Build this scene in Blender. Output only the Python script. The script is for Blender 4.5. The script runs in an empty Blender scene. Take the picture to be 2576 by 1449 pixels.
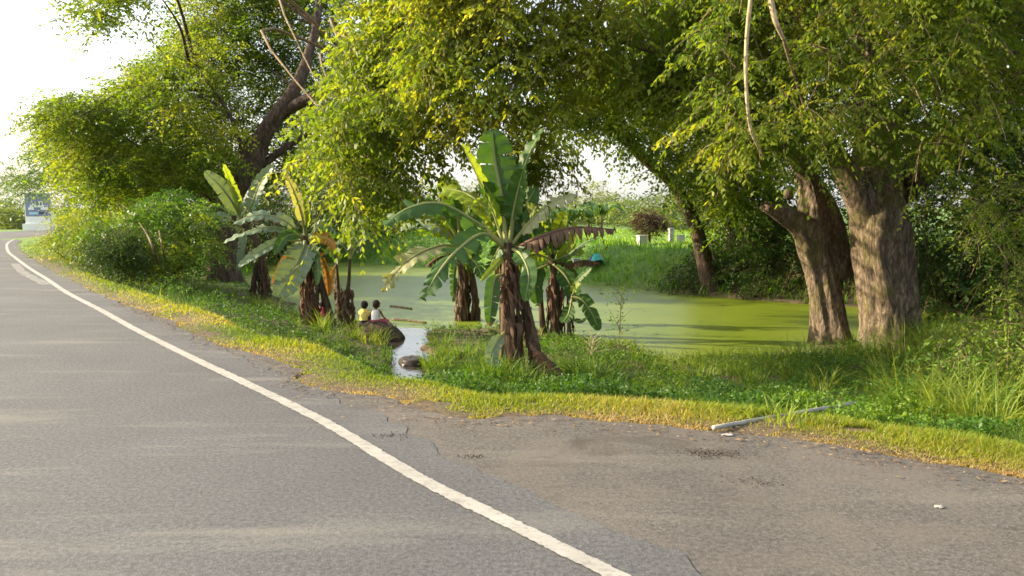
import bpy, bmesh, math, random
import numpy as np
from mathutils import Vector
rng = np.random.default_rng(7)
random.seed(7)
R = math.radians
sc = bpy.context.scene
COL = sc.collection

# ------------------------------------------------------------------ camera, sky, sun, exposure
H = 1.6                                   # eye height above the road
FPX, CX, CY, HZ = 2000.0, 1288.0, 724.5, 520.0
PITCH = math.atan((CY - HZ) / FPX)
cam = bpy.data.cameras.new('camera'); camo = bpy.data.objects.new('camera', cam); COL.objects.link(camo)
cam.sensor_width = 36; cam.lens = FPX / 2576 * 36; cam.clip_start = .05; cam.clip_end = 3000
camo.location = (0, 0, H); camo.rotation_euler = (math.pi/2 - PITCH, 0, 0)
sc.camera = camo
SUN_AZ, SUN_EL = R(-80), R(22)            # azimuth from the view direction (+y), minus = towards -x
w = bpy.data.worlds.new('World'); sc.world = w; w.use_nodes = True
nt = w.node_tree; bgn = nt.nodes['Background']
sky = nt.nodes.new('ShaderNodeTexSky'); sky.sky_type = 'NISHITA'; sky.sun_disc = False
sky.sun_elevation = SUN_EL; sky.sun_rotation = SUN_AZ % (2*math.pi)
sky.air_density = 1.0; sky.dust_density = 4.0; sky.ozone_density = 1.0
hz_ = nt.nodes.new('ShaderNodeMix'); hz_.data_type = 'RGBA'; hz_.blend_type = 'ADD'; hz_.inputs[0].default_value = 1    # even white haze over the whole sky
hz_.inputs[7].default_value = (3.2, 3.18, 3.1, 1); nt.links.new(sky.outputs[0], hz_.inputs[6]); nt.links.new(hz_.outputs[2], bgn.inputs[0]); bgn.inputs[1].default_value = .09
sl = bpy.data.lights.new('sun', 'SUN'); sl.energy = 5.0; sl.angle = R(.6); sl.color = (1, .83, .58)
so = bpy.data.objects.new('sun', sl); COL.objects.link(so)
sd = Vector((math.sin(SUN_AZ)*math.cos(SUN_EL), math.cos(SUN_AZ)*math.cos(SUN_EL), math.sin(SUN_EL)))
so.rotation_euler = sd.to_track_quat('Z', 'Y').to_euler(); so.location = (-20, 10, 30)
sc.view_settings.view_transform = 'Standard'; sc.view_settings.look = 'None'
sc.view_settings.exposure = 1.52; sc.view_settings.gamma = 1; sc.view_settings.use_curve_mapping = False
sc.cycles.filter_width = 1.6
sc.cycles.max_bounces = 8; sc.cycles.diffuse_bounces = 4; sc.cycles.transmission_bounces = 4

# ------------------------------------------------------------------ measuring helpers
CA, SA = math.cos(PITCH), math.sin(PITCH)
def ray(px, py):
    a = (np.asarray(px, float) - CX)/FPX; b = (CY - np.asarray(py, float))/FPX
    return np.stack([a, CA + b*SA, -SA + b*CA], -1)
def at(px, py, d):
    r = ray(px, py); k = np.asarray(d)/r[..., 1]
    p = r*k[..., None]; p[..., 2] += H
    return p
def onz(px, py, z=0.0):
    r = ray(px, py); k = (z - H)/r[..., 2]
    p = r*k[..., None]; p[..., 2] += H
    return p
def hash01(i, j, k, seed):
    h = (i*73856093) ^ (j*19349663) ^ (k*83492791) ^ (seed*2654435761)
    h = (h ^ (h >> 13)) * 1274126177 & 0x7fffffff
    h = (h ^ (h >> 16)) * 69069 & 0x7fffffff
    return (h & 0xffffff)/float(0xffffff)
def vnoise(P, seed=0):
    P = np.asarray(P, float); i = np.floor(P).astype(np.int64); f = P - i; u = f*f*(3-2*f)
    out = 0
    for dx in (0, 1):
        for dy in (0, 1):
            for dz in (0, 1):
                wgt = (u[..., 0] if dx else 1-u[..., 0])*(u[..., 1] if dy else 1-u[..., 1])*(u[..., 2] if dz else 1-u[..., 2])
                out = out + wgt*hash01(i[..., 0]+dx, i[..., 1]+dy, i[..., 2]+dz, seed)
    return out
def n2(x, y, s, seed=0): return vnoise(np.stack([x*s, y*s, np.zeros_like(x)], -1), seed)
def sstep(t): t = np.clip(t, 0, 1); return t*t*(3-2*t)
def inpoly(x, y, poly):
    c = np.zeros(x.shape, bool); n = len(poly)
    for a in range(n):
        x0, y0 = poly[a][:2]; x1, y1 = poly[(a+1) % n][:2]
        if y0 == y1: continue
        m = ((y0 > y) != (y1 > y)) & (x < (x1-x0)*(y-y0)/(y1-y0) + x0)
        c ^= m
    return c
def dpoly(x, y, poly, closed=True):
    d = np.full(x.shape, 1e9); n = len(poly)
    for a in range(n if closed else n-1):
        x0, y0 = poly[a][:2]; x1, y1 = poly[(a+1) % n][:2]
        ex, ey = x1-x0, y1-y0; L = ex*ex+ey*ey+1e-12
        t = np.clip(((x-x0)*ex + (y-y0)*ey)/L, 0, 1)
        d = np.minimum(d, np.hypot(x-x0-t*ex, y-y0-t*ey))
    return d
def catmull(pts, n):
    P = np.asarray(pts, float); k = len(P)
    if k == 2: return P[0] + (P[1]-P[0])*np.linspace(0, 1, n)[:, None]
    Q = np.vstack([2*P[0]-P[1], P, 2*P[-1]-P[-2]])
    u = np.linspace(0, k-1-1e-9, n); i = u.astype(int); t = (u-i)[:, None]
    a, b, c, d = Q[i], Q[i+1], Q[i+2], Q[i+3]
    return .5*(2*b + (c-a)*t + (2*a-5*b+4*c-d)*t*t + (-a+3*b-3*c+d)*t**3)
def norm(v): return v/(np.linalg.norm(v, axis=-1, keepdims=True)+1e-12)

# ------------------------------------------------------------------ object helpers
ORG = {}
def org(o): return ORG.get(o.name, np.zeros(3)) if o else np.zeros(3)
def tag(o, label=None, cat=None, group=None, kind=None):
    if label: o['label'] = label
    if cat: o['category'] = cat
    if group: o['group'] = group
    if kind: o['kind'] = kind
    return o
def thing(name, label, cat, loc, group=None):
    o = bpy.data.objects.new(name, None); COL.objects.link(o); o.location = [float(v) for v in loc]
    o.empty_display_size = .2
    ORG[o.name] = np.array(loc, float)
    return tag(o, label, cat, group)
def link(name, me, mat, parent=None, smooth=False):
    o = bpy.data.objects.new(name, me); COL.objects.link(o)
    for m in (mat if isinstance(mat, (list, tuple)) else [mat]): me.materials.append(m)
    if parent: o.parent = parent
    ORG[o.name] = org(parent)
    if smooth and len(me.polygons): me.polygons.foreach_set('use_smooth', np.ones(len(me.polygons), bool))
    return o
def npmesh(name, V, F, mat, parent=None, tint=None, smooth=False, mi=None):
    V = np.asarray(V, float) - org(parent); F = np.asarray(F, np.int32)
    me = bpy.data.meshes.new(name); nf, k = F.shape
    me.vertices.add(len(V)); me.vertices.foreach_set('co', V.astype(np.float32).ravel())
    me.loops.add(nf*k); me.loops.foreach_set('vertex_index', F.ravel())
    me.polygons.add(nf); me.polygons.foreach_set('loop_start', np.arange(0, nf*k, k, dtype=np.int32))
    me.update(calc_edges=True)
    if tint is not None:
        a = me.attributes.new('tint', 'FLOAT', 'POINT'); a.data.foreach_set('value', np.asarray(tint, np.float32))
    o = link(name, me, mat, parent, smooth)
    if mi is not None: me.polygons.foreach_set('material_index', np.asarray(mi, np.int32))
    return o
class MB:
    def __init__(s): s.v = []; s.f = []; s.t = []; s.n = 0
    def add(s, V, F, t=None):
        V = np.asarray(V, float); s.v.append(V); s.f += [[int(i)+s.n for i in f] for f in F]
        s.t.append(np.full(len(V), .5) if t is None else (np.full(len(V), t) if np.isscalar(t) else t)); s.n += len(V); return s
    def tube(s, pts, rad, nseg=8, n=None, t=None, cap=True, bump=None):
        n = n or max(len(pts)*3, 4)
        C = catmull(pts, n); r = np.interp(np.linspace(0, 1, n), np.linspace(0, 1, len(rad)), rad)
        T = norm(np.gradient(C, axis=0)); X = np.zeros_like(C)
        ref = np.array([1., 0, 0]) if abs(T[0][0]) < .8 else np.array([0, 1., 0])
        x = norm(ref - T[0]*np.dot(ref, T[0])); X[0] = x
        for i in range(1, n): x = norm(x - T[i]*np.dot(x, T[i])); X[i] = x
        Y = np.cross(T, X); th = np.linspace(0, 2*math.pi, nseg, endpoint=False)
        rr = np.repeat(r[:, None], nseg, 1)
        if bump is not None: rr = bump(rr, th, C, X, Y)
        V = C[:, None, :] + rr[..., None]*(np.cos(th)[None, :, None]*X[:, None, :] + np.sin(th)[None, :, None]*Y[:, None, :])
        F = []
        for i in range(n-1):
            for j in range(nseg):
                k = (j+1) % nseg; F.append((i*nseg+j, i*nseg+k, (i+1)*nseg+k, (i+1)*nseg+j))
        V = V.reshape(-1, 3)
        if cap:
            F.append(tuple(range(nseg))[::-1]); F.append(tuple((n-1)*nseg+j for j in range(nseg)))
        return s.add(V, F, t)
    def ell(s, c, r, nu=12, nv=8, rot=None, t=None):
        th = np.linspace(0, 2*math.pi, nu, endpoint=False); ph = np.linspace(0, math.pi, nv+1)[1:-1]
        P = [[0, 0, 1.]] + [[math.sin(p)*math.cos(q), math.sin(p)*math.sin(q), math.cos(p)] for p in ph for q in th] + [[0, 0, -1.]]
        P = np.array(P)*np.array(r, float)
        if rot is not None: P = P @ np.asarray(rot).T
        F = [(0, 1+j, 1+(j+1) % nu) for j in range(nu)]
        for i in range(nv-2):
            for j in range(nu):
                k = (j+1) % nu; F.append((1+i*nu+j, 1+(i+1)*nu+j, 1+(i+1)*nu+k, 1+i*nu+k))
        l = len(P)-1; b = 1+(nv-2)*nu
        F += [(b+j, l, b+(j+1) % nu) for j in range(nu)]
        return s.add(P+np.array(c, float), F, t)
    def box(s, c, size, rz=0, t=None):
        x, y, z = np.array(size)/2
        P = np.array([[a*x, b*y, d*z] for d in (-1, 1) for a, b in ((-1, -1), (1, -1), (1, 1), (-1, 1))])
        cr, sr = math.cos(rz), math.sin(rz); P = P @ np.array([[cr, sr, 0], [-sr, cr, 0], [0, 0, 1]])
        return s.add(P+np.array(c, float), [(3, 2, 1, 0), (4, 5, 6, 7), (0, 1, 5, 4), (1, 2, 6, 5), (2, 3, 7, 6), (3, 0, 4, 7)], t)
    def build(s, name, mat, parent=None, smooth=True):
        V = np.vstack(s.v) - org(parent); me = bpy.data.meshes.new(name)
        me.from_pydata(V.tolist(), [], s.f); me.update()
        a = me.attributes.new('tint', 'FLOAT', 'POINT'); a.data.foreach_set('value', np.concatenate(s.t).astype(np.float32))
        return link(name, me, mat, parent, smooth)
def prisms(A, B, ra, rb):
    A, B = np.asarray(A, float), np.asarray(B, float); n = len(A); T = norm(B-A)
    ref = np.where(np.abs(T[:, 2:3]) < .9, np.array([[0, 0, 1.]]), np.array([[1., 0, 0]])); X = norm(np.cross(T, ref)); Y = np.cross(T, X)
    V = np.zeros((n, 6, 3)); ra = np.broadcast_to(ra, (n,))[:, None]; rb = np.broadcast_to(rb, (n,))[:, None]
    for j in range(3):
        c, s_ = math.cos(j*2.0944), math.sin(j*2.0944); V[:, j] = A+ra*(c*X+s_*Y); V[:, 3+j] = B+rb*(c*X+s_*Y)
    b = (np.arange(n)*6)[:, None]
    F = np.concatenate([b+np.array([[0, 1, 4, 3]]), b+np.array([[1, 2, 5, 4]]), b+np.array([[2, 0, 3, 5]])])
    return V.reshape(-1, 3), F

# ------------------------------------------------------------------ materials
def nodes(name):
    m = bpy.data.materials.new(name); m.use_nodes = True; t = m.node_tree
    return m, t, t.nodes['Principled BSDF'], t.nodes['Material Output']
def nd(t, kind, **kw):
    n = t.nodes.new('ShaderNode'+kind)
    for k, v in kw.items():
        if k in n.inputs: n.inputs[k].default_value = v
        else: setattr(n, k, v)
    return n
def ramp(t, src, stops):
    r = nd(t, 'ValToRGB'); t.links.new(src, r.inputs[0]); e = r.color_ramp.elements
    while len(e) < len(stops): e.new(.5)
    for i, (p, c) in enumerate(stops): e[i].position = p; e[i].color = (*c, 1) if len(c) == 3 else c
    return r.outputs[0]
def noise(t, scale, detail=4, rough=.55, co=None, dist=0):
    n = nd(t, 'TexNoise', Scale=scale, Detail=detail, Roughness=rough, Distortion=dist)
    if co is not None: t.links.new(co, n.inputs['Vector'])
    return n.outputs['Fac']
def mapped(t, scale=(1, 1, 1), rot=(0, 0, 0), loc=(0, 0, 0), world=False):
    m = nd(t, 'Mapping'); m.inputs['Scale'].default_value = scale; m.inputs['Rotation'].default_value = rot; m.inputs['Location'].default_value = loc
    s = nd(t, 'NewGeometry').outputs['Position'] if world else nd(t, 'TexCoord').outputs['Object']
    t.links.new(s, m.inputs[0]); return m.outputs[0]
def mixc(t, fac, a, b, mode='MIX'):
    n = nd(t, 'Mix', data_type='RGBA', blend_type=mode)
    for s, v in ((0, fac), (6, a), (7, b)):
        if isinstance(v, (int, float)): n.inputs[s].default_value = v
        elif isinstance(v, tuple): n.inputs[s].default_value = (*v, 1)
        else: t.links.new(v, n.inputs[s])
    return n.outputs[2]
def bump(t, p, h, strength, dist):
    b = nd(t, 'Bump', Strength=strength, Distance=dist); t.links.new(h, b.inputs['Height']); t.links.new(b.outputs[0], p.inputs['Normal'])
def leafmat(name, stops, transl=.42, rough=.5, spec=.25, tc=(1.9, 1.7, .5)):
    m, t, p, o = nodes(name)
    a = nd(t, 'Attribute', attribute_name='tint')
    c = ramp(t, a.outputs['Fac'], stops)
    t.links.new(c, p.inputs['Base Color']); p.inputs['Roughness'].default_value = rough; p.inputs['Specular IOR Level'].default_value = spec
    tr = nd(t, 'BsdfTranslucent'); t.links.new(mixc(t, 1.0, c, tc, 'MULTIPLY'), tr.inputs[0])
    mx = nd(t, 'MixShader'); mx.inputs[0].default_value = transl
    t.links.new(p.outputs[0], mx.inputs[1]); t.links.new(tr.outputs[0], mx.inputs[2]); t.links.new(mx.outputs[0], o.inputs[0])
    return m
M = {}
M['rain'] = leafmat('rain_tree_leaf', [(0, (.035, .08, .012)), (.5, (.095, .155, .018)), (1, (.22, .25, .034))], .55)
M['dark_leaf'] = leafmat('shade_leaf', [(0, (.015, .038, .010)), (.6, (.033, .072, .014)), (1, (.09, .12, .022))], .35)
M['shrub'] = leafmat('shrub_leaf', [(0, (.03, .085, .016)), (.5, (.075, .15, .02)), (1, (.2, .25, .035))], .4)
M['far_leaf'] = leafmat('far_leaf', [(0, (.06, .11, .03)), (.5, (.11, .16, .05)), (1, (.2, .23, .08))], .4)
M['verge'] = leafmat('verge_grass', [(0, (.05, .11, .012)), (.5, (.14, .21, .018)), (.85, (.24, .27, .03)), (1, (.36, .27, .14))], .45, .5)
M['weed'] = leafmat('weed_leaf', [(0, (.025, .07, .012)), (.5, (.06, .14, .016)), (1, (.17, .25, .03))], .4)
M['tallgrass'] = leafmat('tall_grass', [(0, (.04, .1, .015)), (.5, (.10, .18, .025)), (1, (.24, .27, .05))], .45)
M['lawn'] = leafmat('lawn_grass', [(0, (.05, .15, .015)), (.5, (.13, .28, .025)), (1, (.26, .38, .04))], .45)
M['litter'] = leafmat('dry_leaf', [(0, (.09, .06, .04)), (.5, (.17, .12, .075)), (1, (.30, .23, .14))], .2)
M['red_leaf'] = leafmat('dark_red_leaf', [(0, (.03, .012, .008)), (.6, (.06, .022, .012)), (1, (.16, .07, .03))], .25)
def bananamat(name, c0, c1, transl, dry=0.0):
    m, t, p, o = nodes(name)
    a = nd(t, 'Attribute', attribute_name='tint')
    n = noise(t, 7, 4, .6, mapped(t)); fine = noise(t, 60, 3, .6, mapped(t))
    c = ramp(t, n, [(.3, c0), (.7, c1)])
    c = mixc(t, ramp(t, fine, [(.35, (0, 0, 0)), (.75, (.35, .35, .35))]), c, tuple(min(1, v*1.6) for v in c1))
    edge = ramp(t, a.outputs['Fac'], [(.80, (0, 0, 0)), (1, (.9, .9, .9))])     # dry brown rim and tip
    c = mixc(t, edge, c, (.20, .10, .04))
    t.links.new(c, p.inputs['Base Color']); p.inputs['Roughness'].default_value = .5 if not dry else .8
    p.inputs['Specular IOR Level'].default_value = .28 if not dry else .1
    tr = nd(t, 'BsdfTranslucent'); t.links.new(mixc(t, 1.0, c, (1.6, 1.5, .35) if not dry else (1.3, 1, .7), 'MULTIPLY'), tr.inputs[0])
    mx = nd(t, 'MixShader'); mx.inputs[0].default_value = transl
    t.links.new(p.outputs[0], mx.inputs[1]); t.links.new(tr.outputs[0], mx.inputs[2]); t.links.new(mx.outputs[0], o.inputs[0])
    return m
M['ban'] = bananamat('banana_leaf', (.03, .075, .02), (.055, .12, .025), .35)
M['ban_blue'] = bananamat('banana_leaf_waxy', (.11, .165, .10), (.16, .215, .135), .22)
M['ban_yel'] = bananamat('banana_leaf_yellow', (.14, .22, .02), (.22, .28, .03), .45)  # brighter yellow copy; sun on the backlit leaves is put into this colour
M['ban_pale'] = bananamat('banana_leaf_pale', (.22, .24, .11), (.33, .33, .18), .3)
M['ban_dry'] = bananamat('banana_leaf_dry', (.06, .036, .025), (.15, .095, .065), .12, 1)
M['ban_orange'] = bananamat('banana_leaf_orange', (.22, .12, .025), (.33, .18, .04), .3, 1)
M['rib'] = leafmat('banana_midrib', [(0, (.2, .24, .08)), (1, (.3, .3, .12))], .2)
def barkmat(name, c0, c1, c2, vs=(5, 5, .9), bs=.9, moss=0):
    m, t, p, o = nodes(name); co = mapped(t, vs)
    a = noise(t, 2.2, 8, .65, co, .6); v = nd(t, 'TexVoronoi', feature='DISTANCE_TO_EDGE', Scale=1.6); t.links.new(co, v.inputs['Vector'])
    c = ramp(t, a, [(.3, c0), (.5, c1), (.72, c2)])
    crack = ramp(t, v.outputs['Distance'], [(0, (.35, .3, .28)), (.12, (1, 1, 1))])
    c = mixc(t, .55, c, crack, 'MULTIPLY')
    fn_ = noise(t, 7, 6, .7, co, .3); c = mixc(t, .9, c, ramp(t, fn_, [(.36, (.5, .48, .46)), (.62, (1.3, 1.3, 1.3))]), 'MULTIPLY')
    if moss:
        mm = ramp(t, noise(t, 1.7, 5, .6, mapped(t)), [(.5, (0, 0, 0)), (.68, (moss, moss, moss))]); c = mixc(t, mm, c, (.12, .115, .03))
    t.links.new(c, p.inputs['Base Color']); p.inputs['Roughness'].default_value = .9; p.inputs['Specular IOR Level'].default_value = .15
    hh = mixc(t, .5, mixc(t, .5, a, fn_), v.outputs['Distance'], 'ADD'); bump(t, p, hh, bs, .08)
    return m
M['bark'] = barkmat('rain_tree_bark', (.06, .046, .034), (.155, .121, .088), (.35, .28, .20), (5.5, 5.5, 1.7), 1.0, moss=.6)
M['bark_dark'] = barkmat('dark_bark', (.05, .036, .028), (.11, .08, .062), (.19, .14, .105))
M['bark_far'] = barkmat('grey_bark', (.09, .07, .05), (.15, .12, .09), (.22, .18, .13), bs=.4)
M['twig'] = barkmat('twig_bark', (.12, .09, .05), (.2, .15, .09), (.3, .23, .14), bs=.2)
M['pale_twig'] = barkmat('pale_branch', (.3, .24, .14), (.4, .33, .2), (.5, .42, .27), bs=.2)
M['stem'] = barkmat('banana_stem', (.045, .032, .022), (.10, .07, .045), (.18, .13, .085), (9, 9, 1.2), .6)
M['hollow'] = barkmat('rotten_wood', (.015, .01, .008), (.03, .022, .016), (.05, .036, .026))
def plain(name, c, rough=.7, spec=.3, var=.25, sc_=6, met=0, bs=.15):
    m, t, p, o = nodes(name); n = noise(t, sc_, 5, .6, mapped(t))
    d = tuple(v*(1-var) for v in c); e = tuple(min(1, v*(1+var)) for v in c)
    t.links.new(ramp(t, n, [(.3, d), (.7, e)]), p.inputs['Base Color']); p.inputs['Roughness'].default_value = rough; p.inputs['Specular IOR Level'].default_value = spec
    if bs: bump(t, p, noise(t, sc_*8, 4, .6, mapped(t)), bs, .01)
    return m

# ------------------------------------------------------------------ plan of the place, from measured points
LINEPX = [(1545, 1449), (1290, 1322), (1050, 1202), (810, 1060), (628, 970), (491, 905), (343, 831), (255, 782), (167, 736), (117, 702), (72, 674), (39, 649), (22, 635), (17, 621), (19, 613), (27, 607), (42, 602)]
line = [tuple(onz(*p)[:2]) for p in LINEPX]
d0 = (np.array(line[0])-np.array(line[2])); d0 /= np.hypot(*d0)
line = [tuple(np.array(line[0])+d0*s) for s in (30, 8, 3)] + line + [(-25.4, 43), (-25.7, 48), (-24.6, 56), (-21, 66), (-14, 80), (0, 100)]
LN = catmull(line, 400)
def offset(C, off, jit=0, seed=0):
    T = norm(np.gradient(C, axis=0)); N = np.stack([T[:, 1], -T[:, 0]], -1)       # to the verge side
    o = off + (jit*(n2(C[:, 0], C[:, 1], 1.7, seed)-.5)*2 + jit*.5*(n2(C[:, 0], C[:, 1], 7, seed+1)-.5)*2 if jit else 0)
    return C + N*(o[:, None] if np.ndim(o) else o)
EDGEPX = [(2900, 1262), (2576, 1197), (2400, 1168), (2200, 1138), (2000, 1108), (1800, 1082), (1560, 1062), (1400, 1044), (1280, 1046), (1200, 1056), (1120, 1048), (1040, 1022), (950, 996), (850, 982), (752, 966), (738, 948), (762, 934),
          (700, 905), (600, 880), (560, 872), (480, 838), (430, 806), (320, 768), (230, 735), (150, 700), (95, 668), (62, 645), (42, 632), (34, 622), (31, 615)]
edge = [tuple(onz(*p)[:2]) for p in EDGEPX]
edge = [(60, -8), (20, 0.5)] + edge + [tuple(p) for p in offset(LN, .35)[np.argmin(np.hypot(LN[:, 0]+24.5, LN[:, 1]-39.5)):][::8]]
EDGE = []
for a, b in zip(edge[:-1], edge[1:]):
    L = math.hypot(b[0]-a[0], b[1]-a[1]); k = max(1, int(L/.12)) if (abs(a[0]) < 15 and a[1] < 30) else 3
    for q in range(k): EDGE.append((a[0]+(b[0]-a[0])*q/k, a[1]+(b[1]-a[1])*q/k))
EDGE.append(edge[-1]); EDGE = np.array(EDGE)
EDGE = EDGE + .05*np.stack([n2(EDGE[:, 0], EDGE[:, 1], 3, 5)-.5, n2(EDGE[:, 0], EDGE[:, 1], 3, 6)-.5], -1)*2 + .03*np.stack([n2(EDGE[:, 0], EDGE[:, 1], 11, 7)-.5, n2(EDGE[:, 0], EDGE[:, 1], 11, 8)-.5], -1)*2
LEFT = offset(LN, -7.2)[::-1]
ASPH = np.vstack([EDGE, LEFT[::6], [(60, -60)]])
EDGEC = EDGE[::3]
WZ = -1.2
NEARPX = [(640, 735), (690, 752), (760, 790), (840, 806), (900, 817), (975, 822)]
NEAR2 = [(1085, 828), (1180, 832), (1300, 832), (1440, 842), (1570, 876), (1640, 898), (1700, 909), (1800, 903), (1900, 894), (2050, 876), (2200, 858), (2350, 832), (2430, 812), (2460, 797)]
FARPX = [(2420, 789), (2030, 765), (1860, 752), (1700, 739), (1560, 722), (1440, 711), (1300, 694), (1150, 680), (1000, 668), (850, 660), (740, 660), (660, 668), (610, 700)]
pz = lambda L: [tuple(onz(x, y, WZ)[:2]) for x, y in L]
def rough(L, amp, step=.22, seed=0):
    P = []
    for a, b in zip(L[:-1], L[1:]):
        k = max(1, int(math.hypot(b[0]-a[0], b[1]-a[1])/step)); P += [(a[0]+(b[0]-a[0])*q/k, a[1]+(b[1]-a[1])*q/k) for q in range(k)]
    P = np.array(P+[L[-1]]); m_ = np.ones(len(P)); m_[0] = m_[-1] = 0
    P[:, 0] += amp*m_*((n2(P[:, 0], P[:, 1], 1.1, seed)-.5)*2+(n2(P[:, 0], P[:, 1], 3.7, seed+1)-.5)*.9); P[:, 1] += amp*m_*((n2(P[:, 0], P[:, 1], 1.1, seed+2)-.5)*2+(n2(P[:, 0], P[:, 1], 3.7, seed+3)-.5)*.9)
    return [tuple(p) for p in P]
mouthL, mouthR = onz(975, 822, WZ)[:2], onz(1085, 828, WZ)[:2]
SHORE1, SHORE2 = rough(pz(NEARPX), .3, .3, 61), rough(pz(NEAR2), .32, .3, 71)
POND = np.array(SHORE1+SHORE2+pz(FARPX))
STREAM = np.array(rough(pz([(975, 822), (1000, 838), (985, 862), (968, 890), (985, 930), (1008, 1000), (1062, 1002), (1080, 925), (1068, 880), (1078, 850), (1085, 828)]), .16, .18, 81))
WATER = np.array(SHORE1+[tuple(p) for p in STREAM[1:-1]]+SHORE2+pz(FARPX))
RAV = [tuple(onz(1035, 955, WZ)[:2]), (-1.22, 10.2), (-1.08, 9.0)]
def zg(x, y):
    x, y = np.asarray(x, float), np.asarray(y, float)
    dE = dpoly(x, y, EDGEC, False); dP = dpoly(x, y, WATER)
    ia = inpoly(x, y, ASPH); iw = inpoly(x, y, WATER)
    e = np.maximum(dE-.5, 0); t = e/(e+dP+1e-6)
    zn = -1.14*(1-(1-t)**1.75)*sstep(e/.5) + .38*np.exp(-(((x+.25)/1.0)**2+((y-10.8)/1.3)**2))
    zf = WZ+.05+1.2*sstep(dP/2.6)
    wf = sstep((y-(30-.55*(x+9)))/3+.5)
    z = zn*(1-wf)+zf*wf
    z = z + (n2(x, y, .9, 3)-.5)*.16*sstep(dE/2.5)*sstep(dP/.8) + (n2(x, y, .08, 4)-.5)*1.2*sstep((np.hypot(x, y)-60)/60)
    dr = dpoly(x, y, RAV, False); z = z-.55*np.exp(-(dr/.5)**2)*sstep(dE/1.6); z = np.maximum(z, np.where(iw, -9, WZ+.03))
    z = np.where(iw, WZ-.05-.5*sstep(dP/.7), z)
    return np.where(ia, -.03, z)
def hit(px, py):
    r = ray(px, py); d = np.arange(2.5, 90, .03); P = r[None]*(d/r[1])[:, None]; P[:, 2] += H
    k = np.argmax(P[:, 2] <= np.maximum(zg(P[:, 0], P[:, 1]), WZ-.2)); return P[k]
def gp(px, py):
    p = hit(px, py); p[2] = float(zg(p[:1], p[1:2])[0]); return p

# ------------------------------------------------------------------ ground sheet
def axis(parts):
    a = []
    for lo, hi, st in parts: a += list(np.arange(lo, hi, st))
    return np.array(a)
gx = axis([(-900, -300, 100), (-300, -60, 20), (-60, -24, 2), (-24, -12, .5), (-12, 13, .16), (13, 30, 1), (30, 80, 5), (80, 300, 20), (300, 901, 100)])
gy = axis([(-100, -10, 10), (-10, 3, 1), (3, 24, .16), (24, 46, .4), (46, 100, 3), (100, 300, 15), (300, 1201, 100)])
X, Y = np.meshgrid(gx, gy); Z = zg(X.ravel(), Y.ravel()); nx, ny = len(gx), len(gy)
ii = (np.arange(ny-1)[:, None]*nx + np.arange(nx-1)[None]).ravel()
m, t, p, o = nodes('soil_and_turf'); co = mapped(t, world=True)
g = ramp(t, noise(t, 1.3, 6, .6, co), [(.3, (.045, .055, .016)), (.5, (.085, .068, .034)), (.75, (.13, .095, .055))])
s_ = ramp(t, noise(t, 9, 6, .65, co), [(.3, (.045, .03, .018)), (.7, (.14, .09, .055))])
c = mixc(t, ramp(t, noise(t, .8, 5, .6, co), [(.42, (0, 0, 0)), (.62, (1, 1, 1))]), g, s_)
sx_ = nd(t, 'SeparateXYZ'); t.links.new(co, sx_.inputs[0]); mr = nd(t, 'MapRange'); t.links.new(sx_.outputs[1], mr.inputs[0]); mr.inputs[1].default_value = 24; mr.inputs[2].default_value = 29   # mown lawn starts beyond the pond
c = mixc(t, mr.outputs[0], c, ramp(t, noise(t, 2.5, 6, .65, co), [(.3, (.05, .12, .014)), (.7, (.12, .22, .025))]))
t.links.new(c, p.inputs['Base Color']); p.inputs['Roughness'].default_value = .95; bump(t, p, noise(t, 14, 6, .7, co), .6, .05)
M['ground'] = m
gr = npmesh('ground', np.stack([X.ravel(), Y.ravel(), Z], -1), np.stack([ii, ii+1, ii+nx+1, ii+nx], -1), M['ground'], smooth=True); tag(gr, kind='structure')

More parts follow.
